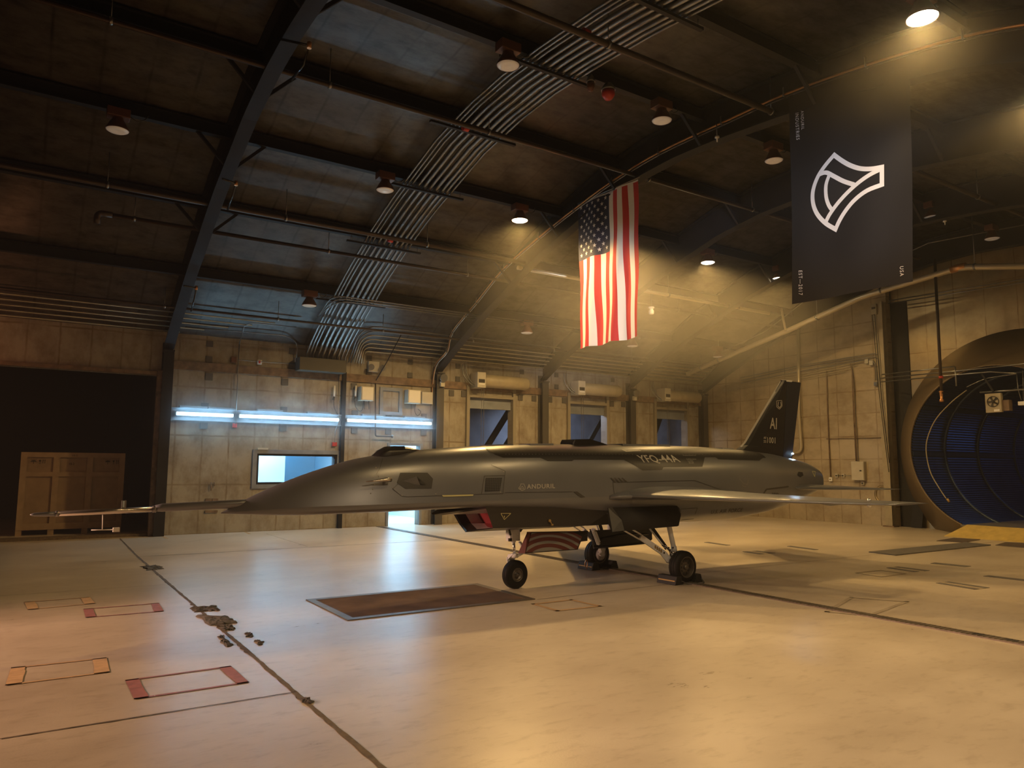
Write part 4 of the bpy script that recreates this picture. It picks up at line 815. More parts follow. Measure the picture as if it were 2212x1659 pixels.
for x, y, lab in ((1549, 299, 'tiny white sensor under the copper line'), (2041, 480, 'tiny white sensor right of the banner')):
    p = Vector(on_roof(x, y, .75)); t = thing('roof_sensor', lab, 'sensor', p); b = MB(); b.lathe(p, (0, 0, 1), [(-.06, .01), (0, .012), (.01, .04), (.04, .035)], 12); part(b, 'head', 'white', t); b = MB(); b.tube([p + Vector((0, 0, .04)), p + Vector((0, 0, .3))], .008, 6); part(b, 'stem', 'galv', t)
p = Vector(on_roof(1407, 671, .9)); t = thing('camera_dome', 'small pale camera hanging right of the flag', 'camera', p); b = MB(); b.lathe(p, (0, 0, 1), [(-.1, .05), (-.08, .07), (0, .07), (.02, .05), (.05, .05), (.07, .08), (.10, .08)], 14); part(b, 'body', 'white', t); b = MB(); b.tube([p + Vector((0, 0, .1)), p + Vector((0, 0, .6))], .012, 6); part(b, 'stem', 'galv', t)

# ---------- flag
YA, YB = 11.80, 9.97; X0 = 9.36
def flag_pt(u, v, off=0.):   # u 0..1 left (far) to right, v 0..1 top to bottom
    y = YA + (YB - YA) * u; ztop = 7.08 - .06 * u; z = ztop + (4.0 - ztop) * v
    amp = .018 + .06 * v
    x = X0 - .05 + amp * math.sin(u * 15 + 2.2 * v) + .02 * v * math.sin(u * 31 + 4 * v) + .010 * math.sin(v * 14 + u * 6)
    y += .012 * v * math.sin(u * 15 + 2.2 * v + 1.2)
    return (x - off, y, z)
t = thing('national_flag', 'bright stars and stripes flag hanging vertically from the frame', 'flag', (X0, (YA + YB) / 2, 7.1))
b = MB(); NU, NV = 13 * 8, 90
vs = [flag_pt(i / NU, j / NV) for j in range(NV + 1) for i in range(NU + 1)]; b.add(vs, [], 0)
for j in range(NV):
    for i in range(NU):
        st = i // 8; mi = 0 if st % 2 == 0 else 1
        if st < 7 and j / NV < .4: mi = 2
        if j < 1: mi = 1
        b.f.append((j * (NU + 1) + i, j * (NU + 1) + i + 1, (j + 1) * (NU + 1) + i + 1, (j + 1) * (NU + 1) + i)); b.m.append(mi); b.sm.append(True)
fo = part(b, 'cloth', ['f_red', 'f_white', 'f_blue'], t)
b = MB(); W7 = 7 / 13
for row in range(11):
    for c in range(9):
        if (row + c) % 2 == 0:
            u0 = W7 * (c + 1) / 10; v0 = .4 * (row + 1) / 12; R = .050
            pts = []
            for k in range(10):
                a = -PI / 2 + PI * k / 5; rr = R if k % 2 == 0 else R * .4
                pts.append(flag_pt(u0 + rr * math.cos(a) / 1.83, v0 + rr * math.sin(a) / 3.08, .012))
            pts.append(flag_pt(u0, v0, .012)); b.add(pts, [(k, (k + 1) % 10, 10) for k in range(10)])
part(b, 'star_field', 'f_white', t, 'fifty white stars')
b = MB(); b.tube([(X0 - .04, YA + .02, 7.10), (X0 - .04, YB - .05, 7.05)], .012, 8); part(b, 'hem_pole', 'galv', t)

# ---------- banner
def on_banner(x, y): p = at_x(x, y, 9.30); return p
BTL, BTR, BBL, BBR = (1703, 207), (1962, 143), (1710, 657), (1972, 608)
def ban_uv(p):     # banner coordinates from world y,z
    return p
def ban_x(y, z): 
    v = (7.3 - z) / 3.3; return 9.32 + .012 * math.sin(y * 7 + z * 2) + .016 * math.sin(y * 3.1 - z * 1.3) * v + .02 * math.exp(-((7.0 - z + (y - 6) * .3) ** 2) * 6) * math.sin((y + z) * 9) * .6
P4 = [np.array(at_x(*q, 9.30)) for q in (BTL, BTR, BBL, BBR)]
t = thing('banner', 'tall black hanging banner with a white outlined emblem', 'banner', (9.3, P4[0][1], P4[0][2]))
b = MB(); nu, nv = 44, 70
for j in range(nv + 1):
    for i in range(nu + 1):
        u, v = i / nu, j / nv; q = P4[0] * (1 - u) * (1 - v) + P4[1] * u * (1 - v) + P4[2] * (1 - u) * v + P4[3] * u * v
        b.v.append((ban_x(q[1], q[2]), q[1], q[2]))
for j in range(nv):
    for i in range(nu): b.f.append((j * (nu + 1) + i, j * (nu + 1) + i + 1, (j + 1) * (nu + 1) + i + 1, (j + 1) * (nu + 1) + i)); b.m.append(0); b.sm.append(True)
part(b, 'cloth', 'banner', t)
def B3(px, off=.004): p = at_x(*px, 9.31); return Vector((ban_x(p[1], p[2]) - off, p[1], p[2]))
def stroke(b, px, w, closed=False, off=.006):     # flat ribbon on the banner, w in metres
    pts = [B3(p, off) for p in px]; n = len(pts); L, R = [], []
    for i in range(n):
        if closed: a, c = pts[i - 1], pts[(i + 1) % n]
        else: a, c = pts[max(i - 1, 0)], pts[min(i + 1, n - 1)]
        d1 = (pts[i] - a); d2 = (c - pts[i])
        d1 = d1.normalized() if d1.length > 1e-6 else d2.normalized(); d2 = d2.normalized() if d2.length > 1e-6 else d1
        n1 = Vector((0, -d1.z, d1.y)); n2 = Vector((0, -d2.z, d2.y)); m = (n1 + n2); m = m.normalized(); k = min(1 / max(.35, m.dot(n1)), 2.2)
        L.append(pts[i] + m * w / 2 * k); R.append(pts[i] - m * w / 2 * k)
    K = n if closed else n - 1
    b.add(L + R, [(i, (i + 1) % n, n + (i + 1) % n, n + i) for i in range(K)])
def dens(px, n=5, closed=False, sharp=()):
    out = []; N = len(px)
    for i in range(N if closed else N - 1):
        p0, p1, p2, p3 = px[i - 1] if (i or closed) else px[0], px[i], px[(i + 1) % N], px[(i + 2) % N] if (closed or i < N - 2) else px[-1]
        if i in sharp: p0 = p1
        if (i + 1) % N in sharp: p3 = p2
        for k in range(n):
            s = k / n; out.append(tuple(.5 * (2 * p1[j] + (p2[j] - p0[j]) * s + (2 * p0[j] - 5 * p1[j] + 4 * p2[j] - p3[j]) * s * s + (3 * p1[j] - p0[j] - 3 * p2[j] + p3[j]) * s ** 3) for j in (0, 1)))
    return out if closed else out + [px[-1]]
LOOP = [(1802, 335), (1785, 356), (1769, 380), (1759, 405), (1756, 426), (1759, 447), (1768, 466), (1784, 483), (1804, 495), (1813, 476), (1828, 453), (1848, 431), (1874, 412), (1905, 399), (1905, 361), (1882, 365), (1858, 364), (1836, 357), (1818, 347)]
b = MB(); stroke(b, dens(LOOP, 4, True, (0, 8, 13, 14)), .062, True); 
stroke(b, dens([(1783, 480), (1791, 464), (1808, 440), (1829, 417), (1853, 396), (1879, 378), (1904, 365)], 4), .060, off=.0065)
stroke(b, dens([(1770, 378), (1785, 373), (1800, 380), (1821, 391), (1845, 399)], 4), .060, off=.007)
stroke(b, dens([(1792, 378), (1785, 400), (1785, 425), (1790, 443), (1798, 455)], 4), .055, off=.0075)
part(b, 'emblem', 'banner_w', t, 'white outlined shield-like emblem')
def text_mesh(s, res=3, track=1.0, bold=0.0):
    c = bpy.data.curves.new('t', 'FONT'); c.body = s; c.offset = bold; c.resolution_u = res; c.space_character = track; o = bpy.data.objects.new('t', c); COL.objects.link(o)
    bpy.context.view_layer.update(); me = bpy.data.meshes.new_from_object(o.evaluated_get(bpy.context.evaluated_depsgraph_get()))
    v = np.array([p.co[:] for p in me.vertices]); f = [tuple(p.vertices) for p in me.polygons]; bpy.data.objects.remove(o); bpy.data.curves.remove(c); bpy.data.meshes.remove(me)
    v[:, 0] -= v[:, 0].min(); v[:, 1] -= v[:, 1].min(); v[:, 0] /= v[:, 0].max(); v[:, 1] /= v[:, 1].max(); return v, f
def quad_map(v, q):   # unit square text to a pixel quad: origin, end of baseline, top of first letter, top of last
    o, x, yv, xy = [np.array(p, float) for p in q]; return [o * (1 - a) * (1 - b_) + x * a * (1 - b_) + yv * (1 - a) * b_ + xy * a * b_ for a, b_ in v[:, :2]]
def banner_text(s, quad, name='lettering'):
    v, f = text_mesh(s, 3, 1.25); b = MB(); b.add([B3(p, .008) for p in quad_map(v, quad)], f); part(b, name, 'banner_w', t)
banner_text('ANDURIL', [(1728.5, 239), (1730.5, 280), (1735, 238), (1736.5, 279)]); banner_text('INDUSTRIES', [(1717, 244), (1719.5, 302), (1724, 243), (1726.5, 301)])
banner_text('EST\u20142017', [(1725, 584.5), (1725, 637.5), (1732.5, 584), (1733, 637)]); banner_text('USA', [(1944.5, 576), (1945.5, 597), (1953, 575.5), (1954, 596.5)])

# ---------- crate in the dark bay
t = thing('shipping_crate', 'large plywood crate standing in the dark bay at the left', 'crate', (.85, 19.75, 0))
x0, x1, y0, z1 = -.16, 1.90, 19.70, 1.84
b = MB(); b.box((x0 + .02, y0 + .02, .14), (x1 - .02, y0 + 1.2, z1 - .02)); part(b, 'panel', 'crate', t)
for a, c in (((x0, z1 - .11), (x1, z1)), ((x0, .12), (x1, .26))): b = MB(); b.box((a[0], y0 - .02, a[1]), (c[0], y0 + .02, c[1])); part(b, 'rail', 'crate_b', t)
for xa in (x0, x0 + .62, x0 + 1.28, x1 - .12): b = MB(); b.box((xa, y0 - .021, .14), (xa + .12, y0 + .02, z1 - .1)); part(b, 'batten', 'crate_b', t)
for xa, xb in ((x0 + .12, x0 + .62), (x0 + .74, x0 + 1.28), (x0 + 1.40, x1 - .12)): b = MB(); b.box((xa, y0 - .019, 1.30), (xb, y0 + .02, 1.40)); part(b, 'cross_batten', 'crate_b', t)
for xa in (x0, x0 + .60, x0 + 1.26, x1 - .12): b = MB(); b.box((xa, y0, 0), (xa + .12, y0 + 1.2, .14)); part(b, 'skid', 'crate_b', t)
def crate_icons(cx):
    b = MB(); y = y0 - .0225; z = 1.63
    b.add([(cx + .055 * math.cos(a), y, z + .035 * math.sin(a)) for a in [PI * k / 8 for k in range(9)]], [tuple(range(9))]); b.box((cx - .005, y - .001, z - .05), (cx + .005, y, z)); b.box((cx - .06, y - .001, z + .045), (cx + .06, y, z + .052))
    g = cx + .12; b.add([(g - .022, y, z + .04), (g + .022, y, z + .04), (g + .014, y, z + .0), (g - .014, y, z)], [(0, 1, 2, 3)]); b.box((g - .004, y - .001, z - .04), (g + .004, y, z)); b.box((g - .02, y - .001, z - .045), (g + .02, y, z - .038))
    for k in (.18, .215): b.box((cx + k - .005, y - .001, z - .04), (cx + k + .005, y, z + .03)); b.add([(cx + k - .014, y, z + .025), (cx + k + .014, y, z + .025), (cx + k, y, z + .05)], [(0, 1, 2)])
    part(b, 'handling_marks', 'ink', t)
crate_icons(x0 + .24); crate_icons(x0 + 1.70)
b = MB(); v, f = text_mesh('10-2'); b.add([(x0 + .93 + a * .10, y0 - .0225, 1.56 + c * .05) for a, c, _ in v], f); b.add([(x0 + .98 + a * .10, y0 - .0225, 1.76 + c * .035) for a, c, _ in v], f); part(b, 'stencil', 'ink', t)

# ---------- smoke haze drifting under the lit lamps at the right
b = MB(); b.box((6.6, 8.6, 2.9), (19.9, 15.6, 6.60)); hz = tag(b.build('haze', 'plate'), 'thin yellow smoke haze hanging under the lit lamps at the right', 'haze', None, 'stuff')
b = MB(); b.box((6.4, 2.6, 5.5), (12.9, 5.7, 6.95)); hz2 = tag(b.build('haze', 'plate'), 'small patch of golden haze around the two bright lamps at the upper right', 'haze', None, 'stuff')
b = MB(); b.box((2.2, 17.75, 1.9), (9.8, 18.34, 3.7)); hz3 = tag(b.build('haze', 'plate'), 'faint haze glowing blue around the tube lights', 'haze', None, 'stuff')  # local haze box added to give the tubes a halo
def haze_mat(dens, nlo, anis):
    hm = bpy.data.materials.new('smoke_haze'); hm.use_nodes = True; t_ = hm.node_tree; t_.nodes.remove(t_.nodes['Principled BSDF'])
    sc_ = t_.nodes.new('ShaderNodeVolumeScatter'); sc_.inputs['Anisotropy'].default_value = anis; sc_.inputs['Color'].default_value = (1, .93, .78, 1) if nlo else (.9, .95, 1, 1)
    tc_ = t_.nodes.new('ShaderNodeTexCoord'); gx = t_.nodes.new('ShaderNodeSeparateXYZ'); t_.links.new(tc_.outputs['Generated'], gx.inputs[0])
    def mth(op, a, b_=None, **k):
        n = t_.nodes.new('ShaderNodeMath'); n.operation = op
        for i, v in enumerate((a, b_)):
            if v is None: continue
            if isinstance(v, (int, float)): n.inputs[i].default_value = v
            else: t_.links.new(v, n.inputs[i])
        n.use_clamp = k.get('clamp', False); return n.outputs[0]
    nz = t_.nodes.new('ShaderNodeTexNoise'); nz.inputs['Scale'].default_value = .45; nz.inputs['Detail'].default_value = 3; t_.links.new(tc_.outputs['Object'], nz.inputs['Vector'])
    def edge(c, w): return mth('MULTIPLY', mth('MULTIPLY', c, 1 / w, clamp=True), mth('MULTIPLY', mth('SUBTRACT', 1.0, c), 1 / w, clamp=True))
    d_ = mth('MULTIPLY', mth('MULTIPLY', edge(gx.outputs[0], .35 if nlo else .1), edge(gx.outputs[1], .35)), edge(gx.outputs[2], .4))
    d_ = mth('MULTIPLY', d_, mth('MULTIPLY', mth('SUBTRACT', nz.outputs['Fac'], nlo, clamp=True), dens)); t_.links.new(d_, sc_.inputs['Density']); t_.links.new(sc_.outputs[0], t_.nodes['Material Output'].inputs['Volume'])
    return hm
for h_, m_ in ((hz, haze_mat(.19, .22, .35)), (hz3, haze_mat(.75, .0, .0))): h_.data.materials.clear(); h_.data.materials.append(m_)
hz2.data.materials.clear(); hz2.data.materials.append(hz.data.materials[0])
# ================================================================ AIRCRAFT (local frame: x aft, y starboard, z up; the camera sees the port side, y < 0)
TH = math.radians(2.5); AM = np.array([7.69, 8.36, 0.])
A_ = np.array([math.cos(TH), math.sin(TH), 0]); L_ = np.array([math.sin(TH), -math.cos(TH), 0])
jet = thing('jet_aircraft', 'grey uncrewed jet with swept wings and a black tail parked on three wheels', 'aircraft', tuple(AM)); jet.rotation_euler = (0, 0, TH)
def AP(x, y, l=0.):      # photo pixel to (s, l, z) on the plane at lateral distance l from the centre line
    r = ray(x, y); k = ((AM + L_ * l - EYE) @ L_) / (r @ L_); q = EYE + r * k - AM; return float(q @ A_), l, float(q[2])
def V(s, l, z): return Vector((s, -l, z))
ST = [-6.0, -5.9, -5.807, -5.5, -5.223, -4.9, -4.578, -4.171, -3.738, -3.075, -2.5, -1.56, -.69, .27, 1.34, 2.4, 3.2, 3.7, 4.0, 4.2, 4.35, 4.45]
ZT = [1.102, 1.155, 1.213, 1.355, 1.466, 1.574, 1.666, 1.735, 1.787, 1.842, 1.872, 1.902, 1.918, 1.930, 1.925, 1.895, 1.85, 1.785, 1.74, 1.70, 1.65, 1.60]
ZC_ = ([-6.0, -5.1, -2.3, -1, 1, 3, 4.45], [1.104, 1.150, 1.19, 1.20, 1.21, 1.25, 1.33])
WW = ([-6.0, -5.9, -5.8, -5.5, -5.2, -4.5, -3.7, -3.0, -2, -1, 0, 1, 2, 3, 3.7, 4.2, 4.45], [.004, .045, .08, .16, .225, .35, .45, .52, .585, .62, .635, .62, .57, .50, .43, .37, .33])
ZB = ([-6.0, -5.6, -5.2, -4.3, -3.5, -3, -2, -1, 0, .6, 1.08, 2, 2.9, 3.8, 4.2, 4.45], [1.092, 1.066, 1.050, 1.060, 1.078, 1.08, 1.03, .90, .79, .755, .742, .748, .82, .99, 1.10, 1.17])
NU_ = ([-6, -4, -2, 0, 2, 3.5, 4.45], [1.7, 1.9, 2.25, 2.4, 2.3, 2.3, 3.0]); NL_ = ([-6, -5.5, -3, -1, 1, 3, 4.45], [2.5, 3.6, 3.4, 2.6, 2.3, 2.2, 2.5])
ip = lambda t, s: float(np.interp(s, *t))
def smooth_tab(tab):     # gentle smoothing so the loft has no kinks
    xs = np.linspace(-6.0, 4.45, 240); ys = np.interp(xs, *tab); k = np.array([1, 2, 3, 4, 5, 4, 3, 2, 1.]); k /= k.sum(); yp = np.concatenate([2 * ys[0] - ys[4:0:-1], ys, 2 * ys[-1] - ys[-2:-6:-1]]); return (xs, np.convolve(yp, k, 'valid'))
tZT, tZC, tW, tZB, tNU, tNL = [smooth_tab(t_) for t_ in ((ST, ZT), ZC_, WW, ZB, NU_, NL_)]
KU = ([-6, -5, -3, -1, .5, 4.45], [.30, .42, .36, .22, .05, 0])
def Wside(s, z):         # half width of the skin at height z
    s = min(max(s, -6), 4.45); zc = ip(tZC, s); w = ip(tW, s)
    if z >= zc: n = ip(tNU, s); h = max(1e-4, ip(tZT, s) - zc); q = min(1, (z - zc) / h); return w * (1 - q ** n) ** (1 / n) * (1 - ip(KU, s) * q * (1 - q))
    n = ip(tNL, s); h = max(1e-4, zc - ip(tZB, s)); q = min(1, (zc - z) / h); return w * (1 - q ** n) ** (1 / n)
def sec(s, ph):          # point of the section at angle ph (0 = port chine, pi/2 = top, -pi/2 = belly)
    w, zc = ip(tW, s), ip(tZC, s); c, n = math.cos(ph), math.sin(ph)
    if n >= 0: e = 2 / ip(tNU, s); q = abs(n) ** e; return w * math.copysign(abs(c) ** e, c) * (1 - ip(KU, s) * q * (1 - q)), zc + (ip(tZT, s) - zc) * q
    e = 2 / ip(tNL, s); return w * math.copysign(abs(c) ** e, c), zc - (zc - ip(tZB, s)) * abs(n) ** e
b = MB(); SS = list(np.linspace(-6.0, -5.5, 10)) + list(np.linspace(-5.4, 4.0, 84)) + list(np.linspace(4.05, 4.45, 10)); NP = 72
loops = []
for s in SS:
    lp = []
    for k in range(NP): l, z = sec(s, 2 * PI * k / NP); lp.append(V(s, l, z))
    loops.append(lp)
b.loft(loops, 0, True, (True, False))
# recessed nozzle
lp = loops[-1]; c = sum(lp, Vector()) / NP
b.loft([lp, [c + (p - c) * .93 + Vector((.0, 0, 0)) for p in lp], [c + (p - c) * .86 - Vector((.5, 0, 0)) for p in lp]], 1, True, (False, True))
fus = b.build('fuselage', ['skin', 'black'], jet)
for p in fus.data.polygons:
    if p.material_index == 0 and abs(p.normal.x) < .95: p.use_smooth = True
# chine crease: mark sharp edges along the chine forward of the wing
me = fus.data
att = me.attributes.new('sharp_edge', 'BOOLEAN', 'EDGE')
for e in me.edges:
    i, j = e.vertices
    if i < len(SS) * NP and j < len(SS) * NP and i % NP == j % NP and i % NP in (0, NP // 2) and SS[min(i, j) // NP] < -.6: att.data[e.index].value = True

def HIT(x, y, off=.004):  # pixel to the port skin
    l = .4
    for _ in range(14): s, _l, z = AP(x, y, l); l = .5 * l + .5 * (Wside(s, z))
    return V(s, l + off, z)
def poly_px(px, step=9):  # fine triangulated fill of a pixel polygon
    bm = bmesh.new(); vs = [bm.verts.new((x, -y, 0)) for x, y in px]; bm.faces.new(vs); bmesh.ops.triangulate(bm, faces=bm.faces[:])
    xs = [p[0] for p in px]; ys = [-p[1] for p in px]
    for lo_, hi_, ax in ((min(xs), max(xs), 0), (min(ys), max(ys), 1)):
        v = lo_ + step
        while v < hi_:
            co = [0, 0, 0]; no = [0, 0, 0]; co[ax] = v; no[ax] = 1
            bmesh.ops.bisect_plane(bm, geom=bm.verts[:] + bm.edges[:] + bm.faces[:], plane_co=co, plane_no=no); v += step
    bm.verts.ensure_lookup_table(); out = [(v.co.x, -v.co.y) for v in bm.verts], [tuple(v.index for v in f.verts) for f in bm.faces]; bm.free(); return out
def decal(px, m, name='marking', label=None, parent=None, hit=HIT, off=.004, step=9):
    v, f = poly_px(px, step); b = MB(); b.add([hit(x, y, off) for x, y in v], f, 0, True); return b.build(name, m, parent or jet, label, fixn=False)
def line_px(b, px, w, hit=HIT, off=.005, closed=False):
    px = list(px) + ([px[0]] if closed else [])
    for (x0, y0), (x1, y1) in zip(px[:-1], px[1:]):
        L = math.hypot(x1 - x0, y1 - y0); n = max(1, int(L / 9)); nx, ny = -(y1 - y0) / L * w / 2, (x1 - x0) / L * w / 2
        A, B = [], []
        for k in range(n + 1):
            x, y = x0 + (x1 - x0) * k / n, y0 + (y1 - y0) * k / n; A.append(hit(x + nx, y + ny, off)); B.append(hit(x - nx, y - ny, off))
        b.add(A + B, [(i, i + 1, n + 2 + i, n + 1 + i) for i in range(n)])
    return b
def text_px(s, quad, m, name='lettering', hit=HIT, off=.006, parent=None, track=1.05, bold=.018):
    v, f = text_mesh(s, 3, track, bold); b = MB(); b.add([hit(x, y, off) for x, y in [tuple(p) for p in quad_map(v, quad)]], f); return b.build(name, m, parent or jet, fixn=False)
# dark spine paint: from the lower edge polyline over the top to the other side
EDGE = [(1056, 976), (1070, 983), (1086, 989), (1166, 989), (1183, 996.5), (1235, 996.5), (1240, 993.5), (1347, 993.5), (1388, 1016.5), (1430, 1015), (1433, 1009), (1517, 1008.5), (1522, 988), (1545, 988), (1552, 992.5), (1640, 995.5), (1648, 989.5), (1655, 989.5)]
E3 = [HIT(x, y) for x, y in EDGE]
def phi_of(s, z): zc, zt = ip(tZC, s), ip(tZT, s); n = ip(tNU, s); return math.asin(min(1, max(0, (z - zc) / (zt - zc))) ** (n / 2))
es = [p.x for p in E3]; ephi = [phi_of(p.x, p.z) for p in E3]
for i in range(1, len(es)): es[i] = max(es[i], es[i - 1] + .004)
sv = sorted(set(list(np.linspace(es[0], es[-1], 150)) + es)); b = MB(); NQ = 26
for s in sv:
    f0 = float(np.interp(s, es, ephi))
    for k in range(NQ + 1):
        f = f0 + (PI - 2 * f0) * k / NQ; l, z = sec(s, f); n = Vector((0, -math.cos(f), math.sin(f))); p = V(s, l, z) + n * .003; b.v.append(tuple(p))
for i in range(len(sv) - 1):
    for k in range(NQ): b.f.append((i * (NQ + 1) + k, i * (NQ + 1) + k + 1, (i + 1) * (NQ + 1) + k + 1, (i + 1) * (NQ + 1) + k)); b.m.append(0); b.sm.append(True)
b.build('spine_paint', 'skin_dk', jet, 'dark grey stepped paint along the spine', fixn=False)
text_px('YFQ-44A', [(1386, 1002), (1473, 1001), (1373, 983), (1456, 982.5)], 'mark', off=.009)
for k, (s_, x0, x1) in enumerate((('Collaborative', 1482, 1503), ('Combat', 1485, 1497), ('Aircraft', 1487, 1498))): text_px(s_, [(x0, 993 + k * 4), (x1, 993 + k * 4), (x0 - 1, 990 + k * 4), (x1 - 1, 990 + k * 4)], 'mark_dim', off=.009)
text_px('Experimental', [(1475, 985), (1503, 985), (1474, 982.5), (1502, 982.5)], 'mark_dim', off=.009)
text_px('ANDURIL', [(1137.5, 1056), (1198.5, 1054.5), (1137.5, 1046), (1198.5, 1045)], 'mark', track=1.1)
b = MB(); line_px(b, [(1128, 1045.5), (1131, 1045), (1134, 1052), (1133.5, 1057), (1127, 1059.5), (1119.5, 1055), (1124, 1049), (1124.5, 1045)], 1.1, closed=True); line_px(b, [(1122, 1056), (1128, 1050), (1131, 1055.5), (1122, 1056)], 1.0); b.build('emblem', 'mark', jet, 'small outlined flask-like emblem')
b = MB(); rx = [HIT(x, y, .006) for x, y in [(1092 + 7.2 * k, 981.2 + .012 * k) for k in range(78)]]
for p in rx: b.lathe(p, (0, -1, .3), [(0, .0045), (.002, .004)], 6)
b.build('rivet_row', 'mark_dim', jet)
# panel lines
b = MB()
line_px(b, [(1060, 1004), (1088, 1016), (1091, 1018), (1086, 1066), (1046, 1067), (880, 1073), (868, 1072), (848, 1056), (862, 1043)], .9)
line_px(b, [(1046, 1028), (1090, 1027)], .9); line_px(b, [(1046, 1028), (1040, 1067)], .9)
line_px(b, [(1090, 1064), (1236, 1062)], .9)
line_px(b, [(1327, 1072), (1323.5, 1042), (1500, 1037.5), (1566, 1061), (1584, 1061), (1592, 1066)], .9)
line_px(b, [(1190, 962), (1265, 970), (1272, 980)], .8); line_px(b, [(812, 1025), (820, 1012), (826, 990)], .7)
b.build('panel_line', 'mark_dark', jet)
for x, y in [(805, 1057), (809, 1047), (813, 1038), (818, 1029), (801, 1066), (848, 1054), (868, 1070), (941, 1067), (1081, 1063), (1088, 1019), (812, 1010)]: MB().lathe(HIT(x, y, .002), (0, -1, .3), [(0, .006), (.004, .005)], 8).build('fastener', 'mark', jet)
decal([(954, 1069.5), (1022, 1068), (1021, 1071), (957, 1073.2)], 'yellow', 'formation_strip', 'pale yellow strip', off=.008)
# mesh grille on the side
decal([(1049, 1032.5), (1084, 1032), (1079, 1060), (1047, 1061.5)], 'black', 'grille', 'black square mesh grille', off=.007)
b = MB()
for k in range(1, 9): line_px(b, [(1049 - .25 * k + 4.2 * k - 1.5, 1032.4), (1047 + 3.7 * k, 1061.2)], .45, off=.0095)
for k in range(1, 8): line_px(b, [(1049 - .28 * k, 1032.5 + 3.6 * k), (1084 - .6 * k, 1032 + 3.55 * k)], .45, off=.0095)
b.build('grille_mesh', 'skin', bpy.data.objects['grille'])
# flush inlet (hexagon patch and recess)
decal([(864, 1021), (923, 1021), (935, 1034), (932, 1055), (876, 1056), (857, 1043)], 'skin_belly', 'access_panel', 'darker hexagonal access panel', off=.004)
b = MB(); P = [HIT(x, y, o) for x, y, o in [(868, 1039, .006), (897, 1029, .035), (918, 1047, .006), (907, 1047.5, .004), (895, 1034, .006)]]
b.add([P[0], P[1], P[2], P[3]], [(0, 1, 3)]); b.add([P[0], HIT(907, 1048, .004), HIT(895, 1046, .006)], [(0, 1, 2)]); b.build('scoop', 'skin', jet, fixn=False)
decal([(894, 1030), (900, 1029), (919, 1046), (909, 1047)], 'black', 'scoop_mouth', off=.012, step=5)
# probe
b = MB(); h = HIT(831, 1036, 0); o = h + Vector((0, -.07, .0)); b.tube([h, h + Vector((.0, -.06, .0))], .02, 8); b.tube([h + Vector((.04, -.085, .0)), h + Vector((-.02, -.085, .0)), h + Vector((-.16, -.075, -.012)), h + Vector((-.26, -.07, -.02))], [.024, .022, .010, .005], 10); b.build('air_data_probe', 'probe', jet)
# camera fairing and spine scoop
def blister(s0, s1, zb, h, w, m, name, front=.35):
    b = MB(); lp = []; n = 12
    for k in range(9):
        t_ = k / 8; s = s0 + (s1 - s0) * t_; hh = h * (math.sin(PI * min(1, t_ / front) / 2) if t_ < front else math.cos((t_ - front) / (1 - front) * PI / 2) ** .8); hh = max(hh, .004)
        zt = ip(tZT, s) - .03; lp.append([V(s, w * math.cos(PI * j / n) * (.5 + .5 * hh / h), zt + (hh + .03) * math.sin(PI * j / n) ** .8) for j in range(n + 1)])
    b.loft(lp, 0, True, (True, True), False); return b.build(name, m, jet)
blister(-4.32, -3.72, 1.7, .085, .12, 'skin_dk', 'camera_fairing', .28)
b = MB(); 
for sg in (1, -1): b.add([V(-4.24, sg * .105, 1.765), V(-4.10, sg * .085, 1.825), V(-3.95, sg * .09, 1.83), V(-3.95, sg * .112, 1.79)], [(0, 1, 2, 3)])
b.build('camera_window', 'glass_dk', jet, fixn=False)
b = MB(); 
b.loft([[V(s, l, z) for l, z in ((.16 * k, ip(tZT, s) - .03), (.15 * k, ip(tZT, s) - .03 + h), (-.15 * k, ip(tZT, s) - .03 + h), (-.16 * k, ip(tZT, s) - .03))] for s, h, k in ((-1.36, .055, .9), (-1.32, .10, 1), (-1.05, .105, 1), (-.80, .05, 1), (-.70, .02, 1))], 0, False)
b.build('spine_scoop', 'black_gloss', jet)
b = MB()
for s0, s1, w, h in ((-2.75, -2.35, .10, .012), (-2.1, -1.7, .14, .014), (-.45, .55, .20, .012), (1.9, 2.2, .12, .012)):
    b.loft([[V(s, l, z) for l, z in ((w, ip(tZT, s) - .02), (w * .9, ip(tZT, s) + h), (-w * .9, ip(tZT, s) + h), (-w, ip(tZT, s) - .02))] for s in (s0, s0 + .06, s1 - .06, s1)], 0, False)
b.build('spine_hatch', 'skin', jet)
decal([(1342, 971), (1378, 970), (1385, 974), (1352, 976)], 'mark_dim', 'spine_panel', off=.007); decal([(1374, 962), (1412, 961), (1420, 967), (1380, 968)], 'mark_dim', 'spine_panel', off=.006)
# small dark hash marks
for k in range(4):
    decal([(1318 + k * 8, 1032), (1320.5 + k * 8, 1032), (1331 + k * 8, 1041), (1326 + k * 8, 1041.5)], 'mark_dark', 'hash_mark', off=.006)
decal([(1238, 1062), (1246, 1061.5), (1264, 1074), (1254, 1075)], 'mark_dark', 'chine_mark', off=.006)
decal([(1724, 1019), (1733, 1020), (1735, 1027), (1728, 1031), (1722, 1026)], 'black', 'vent', 'small black hexagonal vent', off=.006)
b = MB(); line_px(b, [(1754, 1018), (1760.5, 1018.5), (1759.5, 1030)], .9, closed=True); b.build('warning_triangle', 'yellow', jet)
b = MB(); line_px(b, [(1597, 1034), (1605, 1044), (1614, 1047), (1616, 1036)], .8); line_px(b, [(1603, 1047), (1606, 1051), (1612, 1051)], .8); b.build('faint_emblem', 'mark_dim', jet)
text_px('U.S. AIR FORCE', [(1534, 1110.5), (1602, 1105.5), (1537, 1101.5), (1605, 1097)], 'mark_dark', off=.006)
